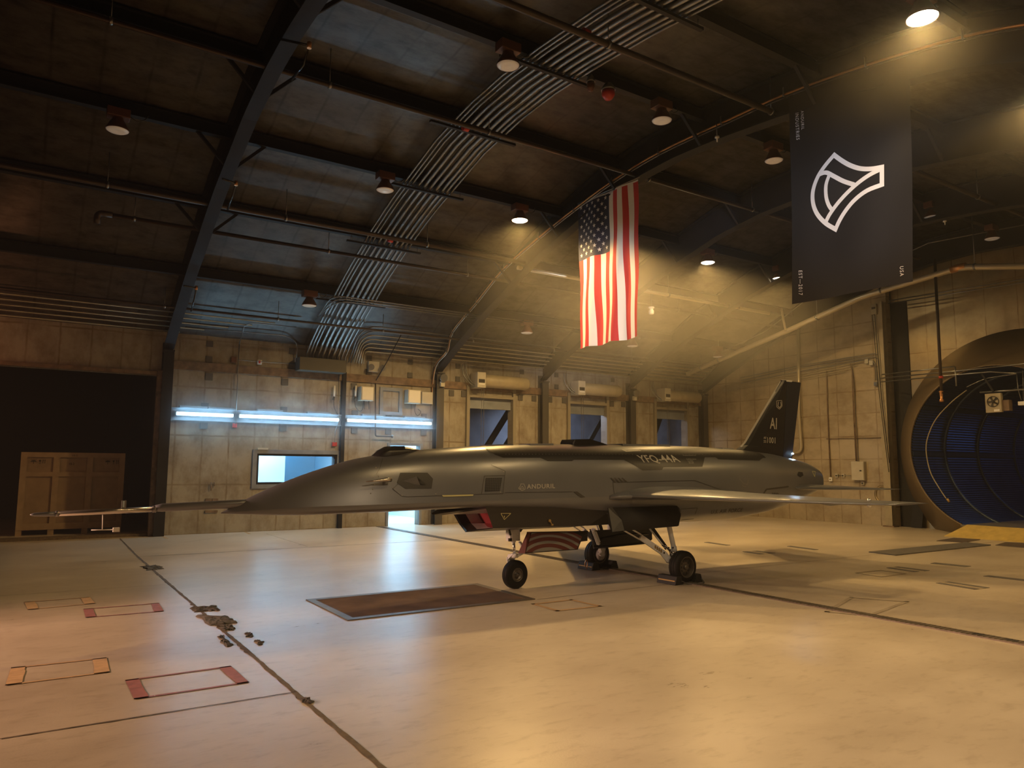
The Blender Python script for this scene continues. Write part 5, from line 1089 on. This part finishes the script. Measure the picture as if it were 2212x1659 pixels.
b = MB(); line_px(b, [(1470, 1100), (1506, 1097), (1497, 1121), (1470, 1124)], 1.2, closed=True); b.build('belly_panel', 'mark_dark', jet)

# nose boom
boom = MB(); p0, p1, p2, p3 = AP(335, 1098), AP(350, 1096.5), AP(515, 1088.5), AP(560, 1086)
bd = (V(*p2) - V(*p1)).normalized()
boom.tube([V(*p0), V(*p1), V(*p2), V(*p2) + bd * .35], [.030, .040, .044, .044], 20); bo = boom.build('nose_boom', 'skin', jet)
q0, q1, q2 = AP(65, 1112), AP(122, 1110), AP(333, 1100)
MB().tube([V(*q2), V(*q1)], [.027, .024], 14).build('boom_tube', 'probe', bo)
MB().tube([V(*q1), V(*q1).lerp(V(*q0), .4), V(*q1).lerp(V(*q0), .85), V(*q0)], [.022, .021, .016, .004], 14).build('boom_tip', 'skin', bo)
MB().tube([V(*AP(337, 1099.5)), V(*AP(330, 1100))], .034, 14).build('boom_collar', 'galv', bo)
MB().tube([V(*AP(126, 1109.5)), V(*AP(120, 1110))], .028, 14).build('boom_collar', 'galv', bo)
a = V(*AP(267, 1098)); b = MB(); b.box(a + Vector((-.02, -.012, 0)), a + Vector((.02, .012, .075))); b.build('angle_sensor', 'galv', bo); b = MB(); b.box(a + Vector((-.012, -.014, .012)), a + Vector((.004, -.012, .07))); b.build('sensor_face', 'blueroom', bo)
a = V(*AP(222, 1107)); c_ = V(*AP(221, 1144)); b = MB(); b.tube([a, c_], .004, 6); e0, e1 = V(*AP(197, 1145)), V(*AP(244, 1144)); b.tube([e0, e1], .005, 6); b.box(e1 + Vector((0, -.02, -.022)), e1 + Vector((.055, .02, .018))); b.build('wind_vane', 'white', bo)

# ---------- wings
def foil(s_le, s_te, l, z, th, camber=.0, zte=None, n=14):
    c = s_te - s_le; out = []; zte = z if zte is None else zte
    for k in range(n + 1):
        t_ = (1 - math.cos(PI * k / n)) / 2; yt = 5 * th * (.2969 * t_ ** .5 - .126 * t_ - .3516 * t_ ** 2 + .2843 * t_ ** 3 - .1036 * t_ ** 4); out.append((s_le + c * t_, l, z + (zte - z) * t_ + yt * c + camber * c * 4 * t_ * (1 - t_)))
    for k in range(n - 1, 0, -1):
        t_ = (1 - math.cos(PI * k / n)) / 2; yt = 5 * th * (.2969 * t_ ** .5 - .126 * t_ - .3516 * t_ ** 2 + .2843 * t_ ** 3 - .1036 * t_ ** 4); out.append((s_le + c * t_, l, z + (zte - z) * t_ - yt * c * .75 + camber * c * 4 * t_ * (1 - t_)))
    return out
for sg, nm in ((1, 'port'), (-1, 'starboard')):
    b = MB(); secs = [foil(-1.02, 1.75, .40, 1.205, .085, .010, 1.20), foil(-.93, 1.70, .62, 1.20, .078, .008, 1.205), foil(-.72, 1.72, .90, 1.196, .060, .004, 1.20), foil(-.40, 1.76, 1.35, 1.188, .052, .002, 1.19), foil(.35, 1.88, 2.4, 1.168, .05, 0, 1.17), foil(.92, 1.92, 3.22, 1.158, .048, 0, 1.160), foil(1.05, 1.90, 3.36, 1.156, .03, 0, 1.158)]
    b.loft([[V(s, sg * l, z) for s, l, z in sc_] for sc_ in secs], 0, True); w = b.build('wing', 'skin', jet)
    b = MB(); b.tube([V(1.0, sg * 2.35, 1.14), V(1.3, sg * 2.35, 1.125), V(1.9, sg * 2.35, 1.14), V(2.02, sg * 2.35, 1.15)], [.01, .035, .03, .008], 10); b.build('actuator_fairing', 'skin', w)
    b = MB(); p = V(1.1, sg * 3.0, 1.16); b.lathe(p + Vector((0, 0, .02)), (0, 0, 1), [(0, .03), (.02, .028), (.04, .01)], 12); b.build('wing_light', 'chrome', w); b = MB(); b.lathe(p + Vector((0, 0, -.015)), (0, 0, -1), [(0, .03), (.02, .028), (.04, .01)], 12); b.build('wing_light', 'chrome', w)
    b = MB(); secs = [foil(3.25, 4.62, .28, 1.25, .09, 0, 1.27), foil(3.34, 4.63, .42, 1.25, .085, 0, 1.27), foil(4.10, 4.85, 1.35, 1.247, .06), foil(4.32, 4.88, 1.52, 1.246, .03)]
    b.loft([[V(s, sg * l, z) for s, l, z in sc_] for sc_ in secs], 0, True); b.build('tailplane', 'skin', jet)
# wing root fairing bulge on the port and starboard sides
for sg in (1, -1):
    b = MB(); lp = []
    for k in range(18):
        t_ = k / 17; s = -1.12 + 3.0 * t_; h = .02 + .11 * math.sin(PI * t_ ** .7) ** 1.2; z0 = 1.20; out = .04 + .22 * math.sin(PI * min(1, t_ ** .75)) ** .8
        w0 = Wside(s, z0 + h) - .02; lp.append([V(s, sg * l, z) for l, z in ((w0, z0 + h), (w0 + out * .45, z0 + h * .62), (w0 + out * .85, z0 + h * .2), (w0 + out, z0 - .0), (w0 + out * .7, z0 - .04), (w0 - .02, z0 - .07))])
    b.loft(lp, 0, True, (True, True)); b.build('wing_root_fairing', 'skin', jet)
# tailplane root marks
b = MB(); line_px(b, [(1649, 1066), (1655, 1057), (1703, 1051)], 3.2); b.build('root_outline', 'mark_dark', jet)
for k in range(4): decal([(1667 + k * 3.6, 1064.5), (1669 + k * 3.6, 1064), (1671.5 + k * 3.6, 1070.5), (1669.5 + k * 3.6, 1070.5)], 'mark_dark', 'hash_mark', off=.006)

# ---------- fin
def fsec(s0, s1, z, th): return [(s, y, z) for s, y, _ in [(p[0], p[2], 0) for p in foil(s0, s1, 0, 0, th)]]
b = MB(); HL = lambda z: 3.62 + (z - 1.72) * (.10)     # hinge line
z0, z1 = 1.72, 3.20
fr = [(2.20, 1.86), (2.42, 1.95), (2.58, 2.05)]
def fin_le(z): return float(np.interp(z, [1.70, 1.86, 1.93, 2.03, 3.20], [2.0, 2.25, 2.48, 2.62, 3.75]))
def fin_te(z): return float(np.interp(z, [1.72, 3.20], [3.98, 4.36]))
def fin_hinge(z): return float(np.interp(z, [1.72, 3.20], [3.66, 3.90]))
def fin_loop(a, e, z, th, te_th): return [V(a, 0, z), V(a + (e - a) * .12, th * .5, z), V(a + (e - a) * .4, th, z), V(e, te_th, z), V(e, -te_th, z), V(a + (e - a) * .4, -th, z), V(a + (e - a) * .12, -th * .5, z)]
zs = [1.66, 1.80, 1.90, 1.98, 2.1, 2.4, 2.8, 3.16, 3.195]
b.loft([fin_loop(fin_le(z), fin_hinge(z), z, .07 - .035 * (z - 1.7) / 1.5, .035 - .017 * (z - 1.7) / 1.5) for z in zs], 0, False); fin = b.build('tail_fin', 'fin', jet)
b = MB(); b.loft([[V(fin_hinge(z) + .01, .034 - .017 * (z - 1.7) / 1.5, z), V(fin_te(z), .004, z), V(fin_te(z), -.004, z), V(fin_hinge(z) + .01, -.034 + .017 * (z - 1.7) / 1.5, z)] for z in (1.76, 2.4, 3.19)], 0, False); b.build('rudder', 'fin_blue', fin)
b = MB(); b.loft([[V(fin_le(z) + .02, t2, z), V(fin_le(z) + .30, .035, z), V(fin_le(z) + .30, -.035, z), V(fin_le(z) + .02, -t2, z)] for z, t2 in ((3.175, .01), (3.205, .008))], 0, False); b.build('fin_cap', 'white', fin)
b = MB(); b.loft([[V(fin_le(z) - .012, 0, z), V(fin_le(z) + .03, .016, z), V(fin_le(z) + .03, -.016, z)] for z in (1.95, 2.03, 2.6, 3.17)], 0, False); b.build('leading_edge', 'mark', fin)
def FH(x, y, off=.004): s, l, z = AP(x, y, .05); t_ = (s - fin_le(z)) / max(.1, fin_hinge(z) - fin_le(z)); th = .07 - .035 * (z - 1.7) / 1.5; te = th * .5; w = np.interp(t_, [0, .12, .4, 1], [0, th * .5, th, te]); s, l, z = AP(x, y, float(w)); return V(s, float(w) + off + .002, z)
text_px('AI', [(1662, 926), (1677, 927.5), (1662.5, 902), (1677.5, 903)], 'mark', parent=fin, hit=FH)
text_px('1001', [(1656.5, 957), (1674, 958), (1656.5, 944), (1674, 945)], 'mark', parent=fin, hit=FH)
text_px('AF', [(1648.5, 948), (1654.5, 948.5), (1648.5, 943), (1654.5, 943.5)], 'mark', parent=fin, hit=FH); text_px('25', [(1648.5, 956), (1654.5, 956.5), (1648.5, 950.5), (1654.5, 951)], 'mark', parent=fin, hit=FH)
decal([(1632, 918), (1635, 926), (1623, 951), (1612, 954)], 'mark', 'intake_patch', hit=FH, parent=fin, off=.006)
b = MB(); line_px(b, [(1677, 866), (1688, 865), (1689, 877), (1683, 884), (1677, 879)], 1.0, hit=FH, closed=True); line_px(b, [(1681, 868), (1679.5, 877), (1683, 881), (1687, 876), (1685.5, 868)], 1.5, hit=FH); b.build('shield_badge', 'mark', fin, 'small outlined shield badge')
# small tail light
b = MB(); p = AP(1711, 980, 0); b.box(V(p[0] - .02, .012, p[2] - .012), V(p[0] + .03, -.012, p[2] + .012)); b.build('tail_light', mat('tail_light_lit', (1, 1, 1), .3, emit=(.6, .8, 1), strength=25), fin)
lt = light('POINT', 'tail_glow', (0, 0, 0), 2.2, (.5, .75, 1), None, .02); lt.parent = jet; lt.location = V(p[0] + .12, 0, p[2])

# ---------- intake and lower body
TOPC, BOTC = .45, .40
def lower_sec(s, dz=0, k=1.0):
    f = min(1, max(0, (s + 2.9) / 2.2)); wt = (TOPC + (.60 - TOPC) * f) * k; wb = (BOTC + .05 * f) * k; zt = 1.10 + .06 * f; zb = .835 - .035 * f; zk = .765 - .015 * f; zr = 1.02 + .12 * f
    return [(0, zr), (wt, zt), (wb, zb), (0, zk), (-wb, zb), (-wt, zt)]
FR = [-3.52, -3.02, -2.87, -3.02, -2.87, -3.02]     # forward edge of each corner (swept, saw-toothed lip)
def loop_at(ss, k=1.0, inset=0.):
    out = []
    for i, s in enumerate(ss):
        l, z = lower_sec(max(s, -2.9), 0, k)[i]
        if i == 0 and s < -2.9: z = 1.02
        c = (0, .95); d = math.hypot(l - c[0], z - c[1]); out.append(V(s, c[0] + (l - c[0]) * (1 - inset / d), c[1] + (z - c[1]) * (1 - inset / d)))
    return out
b = MB(); lps = [loop_at(FR), loop_at([-2.9 + .0 if i == 0 else -2.6 for i in range(6)])] + [loop_at([s] * 6) for s in (-2.2, -1.7, -1.2)]
last = loop_at([-1.2, -.75, -1.33, -1.33, -1.33, -.75]); lps[-1] = last
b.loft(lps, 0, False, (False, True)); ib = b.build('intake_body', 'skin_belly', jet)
b = MB(); b.loft([loop_at(FR), loop_at([f + .02 for f in FR], 1, .02), loop_at([f + .17 for f in FR], 1, .03)], 0, False, (False, False)); b.build('intake_lip', 'fin', ib, 'dark inner lip of the intake', fixn=False)
b = MB(); b.loft([loop_at([f + .17 for f in FR], 1, .03), loop_at([-2.1] * 6, 1, .07)], 0, False, (False, False)); b.build('intake_duct', 'inlet_white', ib, 'white inside of the intake', fixn=False)
b = MB(); lc = loop_at([f + .36 for f in FR], 1, .035); lc[0] = V(-2.66, 0, 1.04); b.add(lc, [(0, 1, 5), (1, 2, 4, 5), (2, 3, 4)]); b.build('intake_cover', 'cover', ib, 'dark red intake cover', fixn=False)
def LH(x, y, off=.004):   # pixel to the side of the lower body
    l = .5
    for _ in range(10):
        s, _l, z = AP(x, y, l); q = lower_sec(max(s, -2.9)); (wt, zt), (wb, zb) = q[1], q[2]; l = wb + (wt - wb) * (z - zb) / (zt - zb)
    return V(s, l + off, z)
b = MB(); line_px(b, [(1081.5, 1109), (1103, 1109), (1089, 1122.5)], 1.1, hit=LH, closed=True); b.build('rescue_triangle', 'yellow', ib)
text_px('!', [(1088, 1119), (1090, 1119), (1088, 1114), (1090, 1114)], 'yellow', hit=LH, parent=ib, name='triangle_mark')
b = MB(); h1 = LH(1186, 1125, .0); b.lathe(h1, (0, -1, 0), [(0, .022), (.02, .02), (.03, .012)], 10); b.tube([h1 + Vector((0, -.02, 0)), h1 + Vector((.03, -.02, -.045))], .008, 6); b.box(h1 + Vector((.02, -.03, -.06)), h1 + Vector((.05, -.01, -.04))); b.build('ground_cable', 'gold', ib, 'small brass fitting with a tag')
# gear bay (dark box recess) between body and belly
b = MB(); b.loft([[V(s, l, z) for l, z in ((.48, 1.1), (.37, .80), (-.37, .80), (-.48, 1.1))] for s in (-1.32, .30)], 0, False); b.build('gear_bay', 'black', jet)

# ---------- gear doors
def slab(b, pts, n, th, mi=0): n = Vector(n).normalized() * th; b.hexa([p for p in pts], [p + n for p in pts], mi)
D = lambda x, y, l: V(*AP(x, y, l))
DR = mat('door_art_red', (.10, .020, .018), .5); DW = mat('door_art_grey', (.20, .195, .19), .5)
b = MB(); pts = [D(1140, 1149, .24), D(1270, 1147, .24), D(1269, 1168.5, .26), D(1255, 1170, .27), D(1248, 1187.5, .28), D(1134, 1195.6, .28)]; slab(b, pts, (0, 1, 0), .018); nd = b.build('nose_gear_door', 'black', jet)
b = MB(); pts2 = [D(1140, 1149, .25), D(1148, 1149, .24), D(1134, 1195.6, .285), D(1120, 1195, .16)]; slab(b, pts2, (.1, 1, 0), .01); b.build('door_flange', DR, nd)
def NDH(x, y, off=.003): return D(x, y, .25 + .035 * (y - 1149) / 45 + off)
def band(r0, r1, m, cx=1186, cy=1238, n=44):
    bm = bmesh.new()
    for k in range(n):
        q = []
        for kk, r in ((k, r0), (k + 1, r0), (k + 1, r1), (k, r1)):
            a = PI - PI * .80 * kk / n; q.append(bm.verts.new((cx + r * 1.05 * math.cos(a) * (1 + .15 * kk / n), -(cy - r * math.sin(a)), 0)))
        bm.faces.new(q)
    bmesh.ops.remove_doubles(bm, verts=bm.verts[:], dist=.01)
    for (x0, y0), (x1, y1) in (((1148, 1151), (1262, 1149)), ((1262, 1149), (1246, 1186)), ((1246, 1186), (1136, 1193.5)), ((1136, 1193.5), (1148, 1151))):
        d = Vector((x1 - x0, -(y1 - y0), 0)); bmesh.ops.bisect_plane(bm, geom=bm.verts[:] + bm.edges[:] + bm.faces[:], plane_co=(x0, -y0, 0), plane_no=(-d.y, d.x, 0), clear_outer=True)
    if not bm.faces: bm.free(); return
    bm.verts.ensure_lookup_table(); b = MB(); b.add([NDH(v.co.x, -v.co.y) for v in bm.verts], [tuple(v.index for v in f.verts) for f in bm.faces]); bm.free(); b.build('flag_stripe', m, nd, fixn=False)
for r0, r1, m in ((44, 48, DR), (48, 56, DW), (56, 64, DR), (64, 70, DW), (70, 78, DR), (78, 83, DW), (83, 90, DR), (90, 94, DW), (94, 99, DR)): band(r0, r1, m)
# port main door: light front facet and large dark panel
b = MB(); T_ = [D(1314, 1097, .66), D(1323, 1096, .66), D(1343, 1123, .80), D(1349, 1146, .86), D(1323, 1149, .80), D(1315, 1132, .72)]; slab(b, T_, (0.2, 1, 0), .015); md = b.build('main_gear_door', 'skin_belly', jet, 'port main gear door hanging open')
b = MB(); b.loft([[D(1323, 1096, .66), D(1343, 1120, .80), D(1349, 1146, .86)], [D(1462, 1092.5, .64), D(1469, 1112, .78), D(1465, 1136, .84)]], 0, True, (False, False), False); b.loft([[D(1462, 1092.5, .64), D(1469, 1112, .78), D(1465, 1136, .84)], [D(1468, 1098, .62), D(1471, 1114, .74), D(1466, 1136, .82)]], 0, True, (False, False), False)
o = b.build('door_panel', 'black_wall', md); sm = o.modifiers.new('thick', 'SOLIDIFY'); sm.thickness = .02
b = MB(); Q = [D(1278, 1146, -.46), D(1408, 1140, -.46), D(1409, 1165, -.50), D(1397, 1175, -.52), D(1284, 1186, -.52)]; slab(b, Q, (0, 1, 0), .03); sd_ = b.build('main_gear_door', 'black_gloss', jet, 'starboard main gear door seen from inside')
b = MB(); b.tube([D(1283, 1183.5, -.505), D(1398, 1173, -.505)], .012, 6); b.build('door_seal', 'black', sd_)
b = MB(); b.tube([D(1300, 1164, -.475), D(1345, 1155, -.465), D(1400, 1154, -.465)], .014, 8); b.build('stiffener', 'black_gloss', sd_)
# door actuator seen in front of the far door
b = MB(); a, c_ = D(1281, 1143, -.35), D(1293, 1175, -.38); b.beam(a, c_, .05, .06, (0, 1, 0)); ac_ = b.build('door_link', 'gear', jet); b = MB(); b.lathe(c_ + Vector((-.01, -.05, .02)), (0, -1, 0), [(0, .012), (.01, .012)], 10); b.lathe(a + Vector((0.01, -.05, -.02)), (0, -1, 0), [(0, .012), (.01, .012)], 10); b.build('link_pin', 'ink', ac_)
b = MB(); 
for k in range(9): p = a.lerp(c_, .08 + k * .105) + Vector((-.06, .0, -.01)); b.lathe(p, (.35, 0, -.9), [(0, .018), (.015, .018)], 8)
b.tube([a + Vector((-.06, 0, 0)), c_ + Vector((-.06, 0, 0))], .010, 6); b.build('link_spring', 'dark_steel', ac_)

# ---------- wheels and legs
def wheel(root, s, l, R, W, rim, side=1, spokes=10, name='wheel'):
    c = V(s, l, R); ax = (0, -side, 0)
    prof = [(-W / 2, rim + .005), (-W / 2, rim + .02), (-W * .5, R * .80), (-W * .44, R * .92), (-W * .30, R * .985), (-W * .16, R), (-W * .155, R - .006), (-W * .13, R - .006), (-W * .125, R), (W * .125, R), (W * .13, R - .006), (W * .155, R - .006), (W * .16, R), (W * .30, R * .985), (W * .44, R * .92), (W * .5, R * .80), (W / 2, rim + .02), (W / 2, rim + .005)]
    t_ = MB().lathe(c, ax, prof, 48, caps=False).build('tyre', 'tyre', root)
    h = MB(); h.lathe(c, ax, [(-W / 2 + .004, rim + .008), (-W / 2, rim), (-W / 2 + .02, rim * .9), (-.01, rim * .86), (.01, rim * .86), (W / 2 - .02, rim * .9), (W / 2, rim), (W / 2 + .006, rim), (W / 2 + .004, rim + .01)], 40, caps=False); h.build('wheel_rim', 'hub', root)
    h = MB(); h.lathe(c, ax, [(W * .2, rim * .9), (W * .25, rim * .88), (W * .28, rim * .45), (W * .25, 0.001)], 40, caps=False)
    h.lathe(c, ax, [(W * .25, rim * .26), (W * .50, rim * .24), (W * .52, rim * .18), (W * .52, 0.001)], 20, caps=False)
    for sgn in (-1,): h.lathe(c, ax, [(sgn * W * .2, rim * .9), (sgn * W * .25, rim * .5), (sgn * W * .25, 0.001)], 30, caps=False)
    h.build('hub', 'hub', root)
    if spokes:
        h = MB(); 
        for k in range(spokes):
            a = 2 * PI * k / spokes; d = Vector((math.cos(a), 0, math.sin(a))); q = c + Vector(ax) * (W * .272) + d * rim * .63; h.lathe(q, ax, [(-.004, rim * .13), (.004, rim * .13)], 14)
        h.build('hub_hole', 'black', root)
    return c
def gear_root(name, p, label): o = bpy.data.objects.new(name, None); COL.objects.link(o); o.parent = jet; o.location = p; o['label'] = label; return o
ZERO = (0, 0, 0)
ng = gear_root('nose_gear', ZERO, 'nose landing gear')
wheel(ng, -2.245, .0, .185, .115, .078, 1, 0)
b = MB(); b.lathe(V(-2.245, .058, .185), (0, -1, 0), [(-.004, .075), (.002, .078), (.004, .06), (-.02, .05), (-.02, .03), (.01, .028), (.012, .012), (.02, .010), (.02, .001)], 30, caps=False); b.build('hub_cap', 'hub', ng)
b = MB(); b.tube([V(-2.25, 0, .43), V(-2.27, 0, .62)], .018, 12); b.build('oleo', 'chrome', ng)
b = MB(); b.tube([V(-2.272, 0, .60), V(-2.285, 0, .84)], .032, 14); b.box(V(-2.36, .05, .62), V(-2.20, -.05, .78)); b.tube([V(-2.33, .04, .63), V(-2.33, .04, .82)], .02, 8); b.tube([V(-2.23, .045, .70), V(-2.22, .045, .82)], .016, 8); o = b.build('strut', 'gear', ng)
b = MB(); b.tube([V(-2.20, .05, .74), V(-2.12, .05, .83)], .014, 8); b.tube([V(-2.36, .055, .70), V(-2.39, .055, .80)], .014, 8); b.box(V(-2.38, .06, .62), V(-2.34, .03, .66)); b.build('steering_unit', 'ink', ng)
b = MB(); b.lathe(V(-2.25, 0, .40), (0, 0, 1), [(0, .045), (.05, .05), (.055, .035)], 16); 
for l in (.085, -.085): pass
b.hexa([V(-2.32, -.085, .37), V(-2.20, -.085, .37), V(-2.20, -.065, .37), V(-2.32, -.065, .37)], [V(-2.30, -.085, .44), V(-2.20, -.085, .44), V(-2.20, .03, .45), V(-2.30, .03, .45)])
b.hexa([V(-2.28, -.085, .16), V(-2.21, -.085, .16), V(-2.21, -.068, .16), V(-2.28, -.068, .16)], [V(-2.33, -.085, .40), V(-2.20, -.085, .40), V(-2.20, -.068, .40), V(-2.33, -.068, .40)]); b.build('fork', 'gear', ng)
b = MB(); b.beam(V(-2.21, .0, .42), V(-2.08, 0, .47), .05, .025); b.beam(V(-2.09, 0, .47), V(-2.17, 0, .60), .045, .02); b.lathe(V(-2.085, .04, .47), (0, 1, 0), [(0, .02), (.08, .02)], 12); b.build('torque_link', 'gear', ng)
for sg, nm in ((1, 'port'), (-1, 'starboard')):
    g = gear_root('main_gear', ZERO, nm + ' main landing gear'); lw = .885
    wheel(g, .0, sg * lw, .22, .16, .135, sg, 10)
    D2 = (lambda x, y, l, sg=sg: V(*[v * (sg if i == 1 else 1) for i, v in enumerate(AP(x, y, l))]))
    b = MB(); b.tube([V(.0, sg * .60, 1.0), D2(1446, 1140, .62), D2(1456, 1186, .68)], [.036, .036, .034], 16); b.tube([D2(1455, 1180, .68), D2(1457, 1192, .69)], .042, 14); b.build('oleo', 'gear', g)
    b = MB(); b.tube([D2(1456, 1184, .68), D2(1452, 1204, .70)], .026, 12); b.build('piston', 'chrome', g)
    # drag link with a slotted end
    a0, a1, a2, a3 = D2(1350, 1141, .56), D2(1383, 1160, .60), D2(1432, 1194, .66), D2(1445, 1210, .70)
    b = MB(); b.beam(a1, a2, .035, .075, (0, 0, 1)); b.beam(a2, a3, .040, .085, (0, 0, 1)); 
    up = Vector((.35, 0, .9)).normalized()
    for o_ in (.036, -.036): b.beam(a0 + up * o_, a1 + up * o_, .03, .014, up)
    b.lathe(a3 + Vector((0, .025, 0)), (0, -1, 0), [(0, .045), (.05, .045)], 16); dl = b.build('drag_link', 'gear', g)
    MB().lathe(a3 + Vector((0, -.026 * sg, 0)), (0, -sg, 0), [(0, .020), (.006, .020)], 12).build('link_pin', 'ink', dl); b = MB(); b.lathe(a2 + Vector((.0, -.022 * sg, 0)), (0, -sg, 0), [(0, .014), (.006, .014)], 12); b.build('link_pin', 'ink', dl)
    b = MB()
    for k in range(4): p = a1.lerp(a2, .62 + k * .085); b.box(p + Vector((-.012, -.024 * sg, -.022)), p + Vector((.010, -.018 * sg, .022)))
    b.build('gold_clip', 'gold', dl)
    b = MB(); b.beam(D2(1408, 1140, .55), D2(1440, 1185, .64), .03, .05, (0, 0, 1)); b.build('side_brace', 'dark_steel' , g); b = MB(); b.tube([D2(1402, 1140, .56), D2(1436, 1183, .65)], .014, 8); b.tube([D2(1436, 1180, .66), D2(1452, 1192, .69)], .018, 8); b.build('brace_rod', 'gear', g)
    # trailing arm to the axle
    b = MB(); b.loft([[p + Vector((dx, dy * 1, dz)) for dx, dy, dz in ((-.035, -.02, 0), (.035, -.02, 0), (.035, .02, 0), (-.035, .02, 0))] for p in (D2(1452, 1196, .70), D2(1453, 1216, .73), V(-.05, sg * .755, .24), V(.0, sg * .76, .20))], 0, False); b.tube([V(0, sg * .74, .22), V(0, sg * .84, .22)], .03, 12); b.build('trailing_arm', 'gear', g)
    b = MB(); b.lathe(V(0, sg * .80, .22), (0, sg, 0), [(-.03, .03), (-.03, .09), (.01, .095), (.01, .03)], 24); b.box(V(-.04, sg * .76, .20), V(.05, sg * .79, .36)); b.build('brake', 'inlet_white', g)
    b = MB()
    for k in range(5): p = D2(1444 + 3 * k, 1183 + 5 * (k % 3), .70); b.lathe(p, (0, -sg, 0), [(0, .011), (.012, .011)], 8)
    b.tube(smooth_path([D2(1430, 1178, .69), D2(1442, 1184, .70), D2(1448, 1195, .72), D2(1452, 1208, .73)]), .008, 6); b.build('brake_hose', 'ink', g)
# ---------- wheel chocks
def chock(px, py, ang, label, rope=None):
    pass
def chock_pair(s, l, labs, sg):
    for k, (ds, lab) in enumerate(zip((-.20, .20), labs)):
        w = jet.matrix_basis @ V(s + ds, l, 0); t_ = thing('wheel_chock', lab, 'chock', w, 'rubber wheel chocks'); t_.rotation_euler = (0, 0, TH)
        bb = MB(); hw = .17; 
        bb.hexa([Vector((-.085, -hw, 0)), Vector((.085, -hw, 0)), Vector((.085, hw, 0)), Vector((-.085, hw, 0))], [Vector((-.045, -hw, .115)), Vector((.045, -hw, .115)), Vector((.045, hw, .115)), Vector((-.045, hw, .115))]); bb.build('block', 'black', t_, bevel=.006)
        o_ = -1 if ds < 0 else 1; bb = MB(); bb.hexa([Vector((o_ * .0695, -hw + .02, .045)), Vector((o_ * .0645, -hw + .02, .060)), Vector((o_ * .0645, hw - .02, .060)), Vector((o_ * .0695, hw - .02, .045))], [Vector((o_ * .0725, -hw + .02, .045)), Vector((o_ * .0675, -hw + .02, .060)), Vector((o_ * .0675, hw - .02, .060)), Vector((o_ * .0725, hw - .02, .045))]); bb.build('reflective_stripe', 'gold', t_)
bpy.context.view_layer.update()
chock_pair(0, .83, ('black chock in front of the near main wheel', 'black chock behind the near main wheel'), 1)
chock_pair(0, -.86, ('black chock in front of the far main wheel', 'black chock behind the far main wheel'), -1)
def wpt(s, l, z): return jet.matrix_world @ V(s, l, z)
b = MB(); b.tube(smooth_path([wpt(-.16, 1.01, .05), wpt(-.08, 1.03, .016), wpt(.0, 1.10, .012), wpt(.12, 1.12, .012), wpt(.22, 1.07, .012), wpt(.24, 1.01, .05)]), .010, 7); tag(b.build('chock_rope', 'rubble'), 'twisted rope lying between the near pair of chocks', 'rope')
b = MB(); b.tube(smooth_path([wpt(-.30, -.78, .02), wpt(-.36, -.76, .10), wpt(-.33, -.76, .16), wpt(-.29, -.78, .10), wpt(-.31, -.78, .03)]), .007, 6); tag(b.build('chock_rope', 'copper'), 'short looped orange rope on the far front chock', 'rope')
